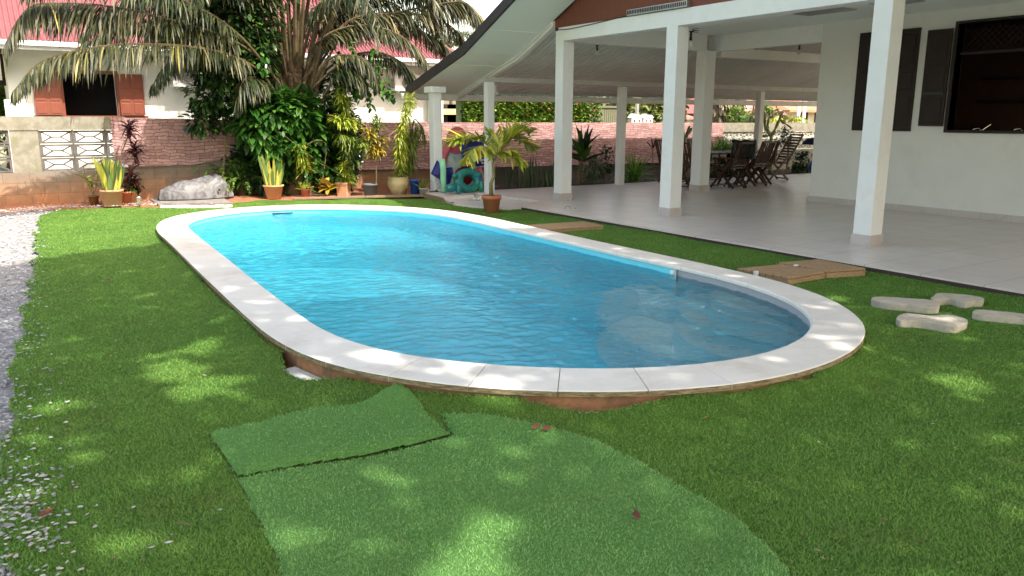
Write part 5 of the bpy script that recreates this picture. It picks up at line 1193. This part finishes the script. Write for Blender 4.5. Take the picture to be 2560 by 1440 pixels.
# folded pushchair half hidden behind the wall corner
m_navy = pm('navy_fabric', (.008,.012,.06), (.006,.01,.045), 4, .6); m_blue = pm('blue_fabric', (.01,.05,.20), (.008,.04,.16), 4, .5)
c = atz(2040, 492, .08); Yp = 11.3; t = empty('pushchair', (at(2040, 492, Yp).x, Yp, .08), 'navy hooded pushchair half hidden behind the kitchen wall corner', 'pushchair')
q = at(2030, 352, Yp); m = MB(); m.lathe(q+Vector((.05,0,-.08)), [(.24,0),(.22,.06),(.14,.12),(.001,.15)], 14); m.build('hood', m_navy, t, True)
q = at(2036, 418, Yp); m = MB(); m.lathe(q, [(.001,-.15),(.1,-.12),(.14,0),(.1,.12),(.001,.15)], 14); m.build('seat', m_blue, t, True)
m = MB(); m.tube([at(2022,502,Yp), at(2034,455,Yp), at(2042,380,Yp), at(2050,345,Yp)], .012, 6); m.build('frame', m_black_p, t)
m = MB(); q = at(2042,478,Yp); m.tube([q+Vector((0,.09*math.cos(a),.09*math.sin(a))) for a in np.linspace(0, 6.283, 17)], .018, 6); m.build('wheel', m_black_p, t)

# ------------------------------------------------------------------ pool toys by the corner post
def gloss(n, c, c2=None, r=.25): return pm(n, c, c2, 5, r)
m_pink = gloss('pink_vinyl', (.78,.17,.22), (.70,.15,.19)); m_wv = gloss('white_teal_vinyl', (.56,.62,.60), (.28,.50,.50)); m_teal = gloss('teal_vinyl', (.005,.15,.23), (.03,.21,.10)); m_mint = gloss('mint_foam', (.30,.68,.42), (.27,.62,.38), .7)
m_nb = gloss('navy_vinyl_bag', (.014,.022,.19), (.01,.016,.13), .35); m_wh = pm('white_print', (.7,.72,.78), None, 3, .5)
t = empty('inflatable_lounger', (at(1160, 478, 15.3).x, 15.3, .08), 'large upright pink and pale teal inflatable leaning behind the navy bag', 'pool float')
def ell(c, rx, ry, rz, n=20, k_=12): m = MB(); vs = [(c.x+rx*math.sin(a)*math.cos(b), c.y+ry*math.sin(a)*math.sin(b), c.z+rz*math.cos(a)) for a in np.linspace(.02, math.pi-.02, k_) for b in np.linspace(0, 2*math.pi, n+1)[:-1]]; m.add(vs, [(i*n+j, (i+1)*n+j, (i+1)*n+(j+1)%n, i*n+(j+1)%n) for i in range(k_-1) for j in range(n)]); return m
ell(at(1143, 352, 15.35), .27, .07, .30).build('pink_headrest', m_pink, t, True)
m = MB(); m.tube(cat([at(x, y, 15.32) for x, y in ((1140,340),(1115,375),(1103,410),(1098,450))], 6), [.03]+[.085]*16+[.06]*3, 10); m.build('pink_tube', m_pink, t, True)
m = MB(); m.tube(cat([at(x, y, 15.32) for x, y in ((1195,420),(1203,440),(1207,462),(1206,477))], 5), .07, 10); m.build('pink_tube', m_pink, t, True)
ell(at(1157, 418, 15.40), .43, .09, .60).build('pale_body', m_wv, t, True)
ell(at(1160, 440, 15.32), .24, .07, .22).build('dark_red_seat', gloss('dark_red_vinyl', (.14,.015,.02)), t, True)
def bag(poly, Y, th, mat, name, label, catn, bulge=.05):
    P = [at(x, y, Y) for x, y in poly]; c = sum(P, Vector())/len(P); m = MB(); n = len(P); vs = []
    for f, dy in ((.97, th/2), (1, 0), (.97, -th/2), (.6, -th/2-bulge)): vs += [(c.x+(p.x-c.x)*f, Y+dy, c.z+(p.z-c.z)*f) for p in P]
    vs += [(c.x, Y-th/2-bulge*1.2, c.z), (c.x, Y+th/2, c.z)]
    m.add(vs, [(k_*n+i, k_*n+(i+1)%n, (k_+1)*n+(i+1)%n, (k_+1)*n+i) for k_ in range(3) for i in range(n)]+[(3*n+i, 3*n+(i+1)%n, 4*n) for i in range(n)]+[((i+1)%n, i, 4*n+1) for i in range(n)])
    t = empty(name, (c.x, Y, .08), label, catn); m.build('cover', mat, t, False, bevel=.01); return t
nb = bag([(1146,362),(1152,350),(1185,342),(1207,336),(1212,352),(1218,380),(1221,405),(1216,414),(1168,418),(1160,405),(1152,380)], 14.9, .10, m_nb, 'folded_float', 'big navy blue folded float with white printed signs hung between the posts', 'pool float')
q = at(1211, 402, 14.79); m = MB()
for i, (dx, dz) in enumerate(((-.045,.02),(.0,.02),(-.045,-.045),(.0,-.045))):
    if i != 3: m.box(q.x+dx-.014, q.x+dx+.014, q.y-.006, q.y, q.z+dz-.018, q.z+dz+.018)
    else: m.lathe(Vector((q.x+dx, q.y, q.z+dz)), [(.001,-.006),(.018,-.006),(.018,.006),(.001,.006)], 10)
m.box(q.x-.075, q.x-.07, q.y-.006, q.y, q.z-.06, q.z+.12)
m.build('printed_signs', m_wh, nb)
q = at(1175, 409, 14.79); m = MB()
for i in range(5): m.box(q.x-.05+i*.03, q.x-.035+i*.03, q.y-.006, q.y, q.z-.015, q.z+.015+.01*(i % 2))
m.build('printed_letters', m_wh, nb)
m = MB(); ell_ = ell(at(1175, 366, 14.83), .16, .03, .18); ell_.build('black_panel', m_black_p, nb, True)
bag([(1093,401),(1100,420),(1130,418),(1132,432),(1118,478),(1108,478),(1100,449),(1078,435)], 14.75, .08, m_nb, 'navy_bag', 'navy blue bag hanging low against the corner post behind the green noodle', 'bag')
t = empty('pool_noodle', (at(1106, 480, 14.62).x, 14.62, .08), 'mint green foam pool noodle standing upright beside the corner post', 'pool noodle')
m = MB(); m.tube([at(1110,478,14.66), at(1108,450,14.64), at(1108,425,14.62), at(1105,398,14.62)][::-1], .062, 12); m.build('noodle', m_mint, t, True)
# turtle shaped swimming ring
c = at(1171, 452, 14.45); t = empty('turtle_swim_ring', (c.x, 14.45, .08), 'teal and green inflatable turtle swimming ring lying against the toys', 'swim ring')
def torus(c, Rr, r, nrm_tilt, n=28, k_=10):
    m = MB(); vs = []
    for i in range(n):
        a = 2*math.pi*i/n
        for j in range(k_):
            b = 2*math.pi*j/k_; x = (Rr+r*math.cos(b))*math.cos(a); z = (Rr+r*math.cos(b))*math.sin(a)*.78; y = r*math.sin(b)
            vs.append((c.x+x, c.y+y*math.cos(nrm_tilt)+z*math.sin(nrm_tilt), c.z+z*math.cos(nrm_tilt)-y*math.sin(nrm_tilt)))
    m.add(vs, [(i*k_+j, ((i+1)%n)*k_+j, ((i+1)%n)*k_+(j+1)%k_, i*k_+(j+1)%k_) for i in range(n) for j in range(k_)]); return m
torus(c, .235, .105, .25).build('ring', m_teal, t, True)
ell(at(1128, 470, 14.25), .13, .10, .09).build('head', m_teal, t, True); ell(at(1146, 474, 14.2), .06, .07, .11).build('flipper', m_teal, t, True); ell(at(1138, 440, 14.4), .07, .06, .06).build('flipper', m_teal, t, True)
ell(at(1198, 438, 14.4), .08, .06, .07).build('flipper', m_teal, t, True); ell(at(1203, 466, 14.3), .06, .07, .12).build('flipper', m_teal, t, True)
ell(at(1123, 469, 14.16), .025, .02, .02).build('eye', gloss('green_eye', (.15,.45,.12)), t, True)
t = empty('ring_bowl', atz(1105, 480, .08), 'small grey bowl at the foot of the corner post', 'bowl'); m = MB(); m.lathe(atz(1105, 480, .08), [(.001,0),(.07,0),(.10,.08),(.09,.08),(.06,.02),(.001,.02)], 16); m.build('bowl', m_palegrey, t, True)
def shoe(x, y, z, label, mat):
    p = atz(x, y, z); t = empty('sandal', p, label, 'sandal', 'sandals on the paving'); m = MB(); m.prism([(p.x+dx, p.y+dy) for dx, dy in ((-.13,0),(-.10,-.035),(.0,-.03),(.09,-.045),(.13,0),(.09,.045),(0,.03),(-.10,.035))], z, z+.02); m.build('sole', mat, t, bevel=.006)
    s = MB(); s.tube([p+Vector((.03,-.04,.015)), p+Vector((.05,0,.05)), p+Vector((.03,.04,.015))], .008, 5); s.build('strap', mat, t)
shoe(1197, 497, .03, 'white sandal on the lower paving left of the potted palm, rear one', m_white); shoe(1186, 502, .03, 'dark thin sandal on the lower paving left of the potted palm, front one', m_palegrey)
shoe(1086, 480, .075, 'black sandal at the foot of the corner post', m_black_p)

# ------------------------------------------------------------------ beyond the wall
t = empty('hedge', (at(1310, 300, 18).x, 18, 0), 'sunny leafy hedge growing above the wall between the terrace posts', 'hedge'); m = MB(); x0, x1 = at(1150, 280, 18).x, at(1478, 280, 18).x
for i in range(7500):
    x = random.uniform(x0, x1+.2); zt = 2.4-.5*max(0, (x-x1+.3)); z = random.uniform(.9, zt); y = 17.75+abs(random.gauss(0, .18)); m.strap((x, y, z), rdir(-30, 70, -2.6, -.5), .11, .06, .4, 3, PFROF)
m.build('foliage', m_hedge, t); s = MB()
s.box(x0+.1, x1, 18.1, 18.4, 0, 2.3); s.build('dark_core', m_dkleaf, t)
m = MB()
for i in range(26): m.strap((random.uniform(x0, x1), 17.7, random.uniform(1.5, 2.0)), rdir(-20, 60, -2.4, -.7), .07, .06, .3, 3, PFROF)
tag(m.build('red_flowers', pm('orange_red_petal', (.65,.10,.05), None, 3, .6), t), kind='stuff')
a, c = at(1480, 285, 19), at(1548, 285, 19); m = MB(); n = 13
t = empty('board_fence', ((a.x+c.x)/2, 19, 0), 'weathered grey green board fence right of the hedge', 'fence')
m_wf = woodmat('grey_green_boards', (.16,.16,.10), (.09,.10,.06), (9, 9, 1), .9); 
for i in range(n): m.box(a.x+(c.x-a.x)*i/n, a.x+(c.x-a.x)*(i+1)/n-.012, 19, 19.03, 0, 1.92)
m.build('boards', m_wf, t); s = MB(); s.box(a.x-.02, c.x+.05, 18.96, 19.06, 1.90, 1.96); s.build('top_rail', m_wf, t)
# two white toy houses on the wall
def toyhouse(x0, x1, label):
    a, c = at(x0, 300, 17.07), at(x1, 300, 17.07); t = empty('model_house', ((a.x+c.x)/2, 17.07, 1.46), label, 'model house', 'white model houses on the wall'); w = c.x-a.x; z0 = 1.461 if x0 < 1700 else 1.47
    m = MB(); m.box(a.x+.03, c.x-.03, 17.0, 17.14, z0, z0+.16); m.build('wall', m_white, t); s = MB()
    for f0, f1, h in ((0,.55,.10),(.5,1.,.07)):
        p = a.x+w*f0; q = a.x+w*f1; s.ext([(p, z0+.155), (q, z0+.155), ((p+q)/2, z0+.16+h)], 'y', 16.98, 17.16)
    s.build('roof', m_white, t)
    for f in (.3, .72): d = MB(); d.box(a.x+w*f-.02, a.x+w*f+.02, 16.994, 17.0, z0+.03, z0+.10); d.build('window', m_black_p, t)
toyhouse(1573, 1602, 'left white model house standing on top of the garden wall'); toyhouse(1603, 1630, 'right white model house standing on top of the garden wall')
m = MB(); p = at(1592, 290, 21); m.tube([(p.x, 21, -.1), (p.x, 21, 2.5)], .06, 8); tag(m.build('pole', m_metal), 'pale metal pole behind the white model houses', 'pole')
# far bungalows
def bungalow(x0, x1, Y, ye, yr, roof, wall, label, flip=0):
    a, c = at(x0, ye, Y), at(x1, ye, Y); t = empty('bungalow', ((a.x+c.x)/2, Y, 0), label, 'house', 'far bungalows beyond the wall'); w = c.x-a.x; zr = at(x0, yr, Y+3.5).z
    m = MB(); m.box(a.x+.4, c.x-.4, Y+.6, Y+6, -.1, a.z-.02); m.build('wall', wall, t)
    m = MB(); e0, e1, q = (a.x, Y, a.z), (c.x, Y, c.z), a.z
    r0, r1 = (a.x+w*.3, Y+3.5, zr), (c.x-w*.3, Y+3.5, zr); b0_, b1 = (a.x, Y+7, q), (c.x, Y+7, q)
    m.add([e0, e1, r1, r0, b1, b0_, (a.x, Y, q-.12), (c.x, Y, q-.12)], [(0,1,2,3), (1,4,2), (0,3,5), (4,5,3,2), (6,7,1,0)]); m.build('roof', roof, t)
    for f in (.3, .6):
        d = MB(); d.box(a.x+w*f, a.x+w*f+.9, Y+.57, Y+.6, 1.2, 2.1); d.build('window', m_black, t)
m_pr = pm('salmon_roof', (.50,.20,.17), (.44,.17,.15), 2, .6); m_or = pm('orange_red_roof', (.52,.20,.11), (.44,.16,.09), 2, .6); m_ye = pm('yellow_sheet_roof', (.55,.42,.20), (.48,.34,.16), 2, .5)
bungalow(1620, 1760, 34, 293, 262, m_pr, m_nw, 'far bungalow with a salmon pink roof seen between the second and inner columns')
bungalow(1770, 1880, 40, 286, 240, m_or, m_nw, 'far white bungalow with a red brown porch roof behind the tree trunks')
bungalow(1875, 1975, 30, 283, 235, m_pr, m_nw, 'far bungalow with a broad pink roof behind the tall prickly pear')
bungalow(1975, 2110, 32, 275, 240, m_or, m_slab, 'far bungalow with an orange roof right beside the kitchen wall')
bungalow(1085, 1170, 27, 278, 245, m_ye, m_dkint, 'far house with a yellowish sheet roof just left of the hedge')
def tree(x, Y, ht, r, mat, label, trunk=.12, n=2600, name='tree', L=.3, w=.16):
    b = Vector((at(x, 300, Y).x, Y, 0)); t = empty(name, b, label, 'tree', 'trees beyond the wall'); m = MB(); 
    for i in range(5): leafcloud(m, b+Vector((random.uniform(-.5,.5)*r, random.uniform(-.5,.5)*r, ht*random.uniform(.55,.95))), (r*.7, r*.7, ht*.3), n//5, L, w, .2)
    m.build('crown', mat, t); s = MB(); s.tube([b+Vector((0,0,-.1)), b+Vector((.1,0,ht*.5)), b+Vector((0,.1,ht*.85))], [trunk, trunk*.7, trunk*.3], 8); s.build('trunk', m_barkp, t)
m_ftree = leafmat('far_tree_leaf', [(0, (.05,.08,.02)), (.6, (.13,.18,.04)), (1, (.26,.28,.08))], .25)
tree(1640, 30, 2.9, 1.6, m_ftree, 'pale green bushy tree behind the white model houses'); tree(1570, 28, 3.0, .9, m_ftree, 'thin tree beside the board fence', n=1200)
tree(1900, 24, 1.9, .8, m_hedge, 'low bright bush in front of the pink roofed house', n=1500, L=.16, w=.09); tree(1850, 26, 1.8, .8, m_hedge, 'low green bush at the foot of the bare trunks', n=1200, L=.16, w=.09)
tree(10, 26, 2.3, 1.1, m_hedge, 'green bush beyond the wall at the left edge', n=2200, L=.2, w=.1); tree(-140, 30, 3.4, 2.5, m_ftree, 'taller tree past the left corner of the white house', n=2500)
tree(2250, 40, 7, 4, m_ftree, 'broad tree far behind the kitchen wall', n=2500)
for i, (x, r, lab) in enumerate(((1795, .28, 'leftmost of three bare scaly trunks beyond the wall'), (1818, .24, 'middle one of three bare scaly trunks beyond the wall'), (1842, .30, 'rightmost of three bare scaly trunks beyond the wall'))):
    b = at(x, 300, 27); t = empty('bare_tree', (b.x, 27, 0), lab, 'tree', 'bare scaly trunks beyond the wall'); m = MB(); P = [(b.x+.05*math.sin(k_*1.7+i), 27, k_*.35-.1) for k_ in range(16)]; m.tube(P, [r*(1+.22*((k_*7+i) % 3-1)*.6) for k_ in range(16)], 9); m.build('trunk', m_barkp, t)
    s = MB()
    for _ in range(240): a = random.uniform(0, 6.28); s.strap((b.x+r*math.cos(a), 27+r*math.sin(a), random.uniform(1.2, 5)), Vector((math.cos(a)*.6, math.sin(a)*.6, -1)), .3, .12, .3, 3)
    s.build('bark_scales', leafmat('scale_bark', [(0,(.05,.035,.02)),(1,(.35,.30,.22))], 0, .9), t)
def smallpalm(x, Y, zc, L, mat, label, n=16):
    b = Vector((at(x, 290, Y).x, Y, 0)); t = empty('small_palm', b, label, 'palm tree', 'small palms beyond the wall'); ml = MB(); ms = MB(); c = Vector((b.x, Y, zc)); ms.tube([b, c], [.12, .08], 8)
    for i in range(n):
        a = 6.283*i/n+random.uniform(-.2,.2); d = Vector((math.cos(a), math.sin(a), 0)); e = random.uniform(.3, .9)
        frond(ml, ms, [c, c+d*L*.35+Vector((0,0,L*e*.6)), c+d*L*.8+Vector((0,0,L*e*.6)), c+d*L*1.15+Vector((0,0,L*(e-.7)*.5))], .3*L/1.2, .035, 34, .9, .15, .02)
    ml.build('fronds', mat, t); ms.build('trunk', m_barkp, t)
smallpalm(1962, 22, 1.2, 1.0, m_goldpalm, 'small yellow green palm beyond the openwork wall')
smallpalm(1925, 23, 1.5, .9, m_palm, 'small brownish palm left of the yellow green one beyond the wall', 12)
smallpalm(1128, 40, 5.3, 1.6, m_palm_g, 'distant palm crown just above the red roof by the terrace gable')
for x, Y, lab in ((1886, 24, 'thin ladder like concrete pole behind the third back post'), (1918, 24.5, 'plain thin pole left of the small palm'), (1996, 25, 'left white lattice pole near the kitchen wall'), (2010, 25, 'right white lattice pole near the kitchen wall')):
    p = at(x, 300, Y); t = empty('utility_pole', (p.x, Y, 0), lab, 'pole', 'poles beyond the wall'); mt = m_white if x > 1950 else m_metal if x > 1900 else m_barkp
    for s in (-.07, .07): m = MB(); m.box(p.x+s-.025, p.x+s+.025, Y, Y+.06, -.1, 6.5); m.build('upright', mt, t)
    m = MB()
    for i in range(20): m.box(p.x-.045, p.x+.045, Y+.01, Y+.05, .3*i+.1, .3*i+.16)
    m.build('rungs', mt, t)

# ------------------------------------------------------------------ the shade tree behind the viewer
t = empty('shade_tree', (3.2, -6.5, 0), 'tall broad leafy tree behind the viewer whose crown shades the near lawn and pool', 'tree')
g = np.random.default_rng(21); n = 46000; gx = g.uniform(-5, 9.5, n); gy = g.uniform(-3.5, 11.2, n); z = g.uniform(7.8, 10.5, n)
edge = np.interp(gx, [-5, .2, 1.2, 2.2, 4, 6, 9.5], [10.0, 10.4, 10.7, 10.0, 9.7, 8.9, 8.6])+.14*ns(gx, gx*0, 5, 31)
keep = gy < edge
for hx, hy, r in ((1.06,5.66,.16),(.79,5.22,.24),(.86,4.80,.24),(2.11,3.66,.18),(1.68,2.80,.10),(1.90,2.98,.12),(1.48,2.46,.17),(1.32,2.30,.2),(6.30,4.33,.14),(4.84,2.44,.22),(2.36,2.11,.14),(1.80,4.50,.17),(2.05,4.05,.10),(4.38,3.10,.12),(4.6,3.25,.1),(1.62,6.35,.1),(1.66,5.7,.1),(6.2,3.3,.12),(5.9,5.1,.1),(5.35,2.1,.15),(6.3,2.4,.14),(2.5,3.0,.08),(.25,3.1,.12),(3.3,1.9,.10),(.6,3.7,.1)):
    dx_, dy_ = gx-hx, (gy-hy); keep &= (np.hypot(dx_, dy_)+.03*ns(gx, gy, 12, 5)) > r*.95
gx, gy, z = gx[keep], gy[keep], z[keep]; k = len(gx); cx, cy = gx-SX*z, gy-SY*z
N_ = g.normal(size=(k, 3))*.5+np.array([-.3, -.75, 1.0])*[-1, 1, 1]; N_ /= np.linalg.norm(N_, axis=1)[:, None]
a_ = np.cross(N_, g.normal(size=(k, 3))); a_ /= np.linalg.norm(a_, axis=1)[:, None]; b_ = np.cross(N_, a_); l = g.uniform(.09, .14, k)[:, None]; C_ = np.stack([cx, cy, z], 1)
V = np.stack([C_-a_*l, C_-b_*l*.55, C_+a_*l, C_+b_*l*.55], 1)
me = bpy.data.meshes.new('crown'); me.vertices.add(k*4); me.vertices.foreach_set('co', V.ravel()); me.loops.add(k*4); me.loops.foreach_set('vertex_index', np.arange(k*4)); me.polygons.add(k)
me.polygons.foreach_set('loop_start', np.arange(k)*4); me.polygons.foreach_set('loop_total', np.full(k, 4)); me.update(calc_edges=True); me.materials.append(m_dkleaf)
at_ = me.attributes.new('rnd', 'FLOAT', 'FACE'); at_.data.foreach_set('value', g.uniform(0, 1, k)); o = bpy.data.objects.new('crown', me); COL.objects.link(o); me.transform(Matrix.Translation((-3.2, 6.5, 0))); o.parent = t
m = MB(); B0 = Vector((3.2, -6.5, -.1)); m.tube([B0, B0+Vector((.1,.4,3)), B0+Vector((.6,1.6,6)), B0+Vector((1,3,8))], [.45,.36,.3,.2], 14)
for i in range(14): e = Vector((random.uniform(-2, 10), random.uniform(-7, 2.5), random.uniform(8, 10))); s0 = B0+Vector((.6,1.6,6)) ; m.tube(cat([s0, s0.lerp(e, .5)+Vector((0,0,.6)), e], 4), [.14-.013*j for j in range(9)], 6)
m.build('trunk', m_barkp, t)
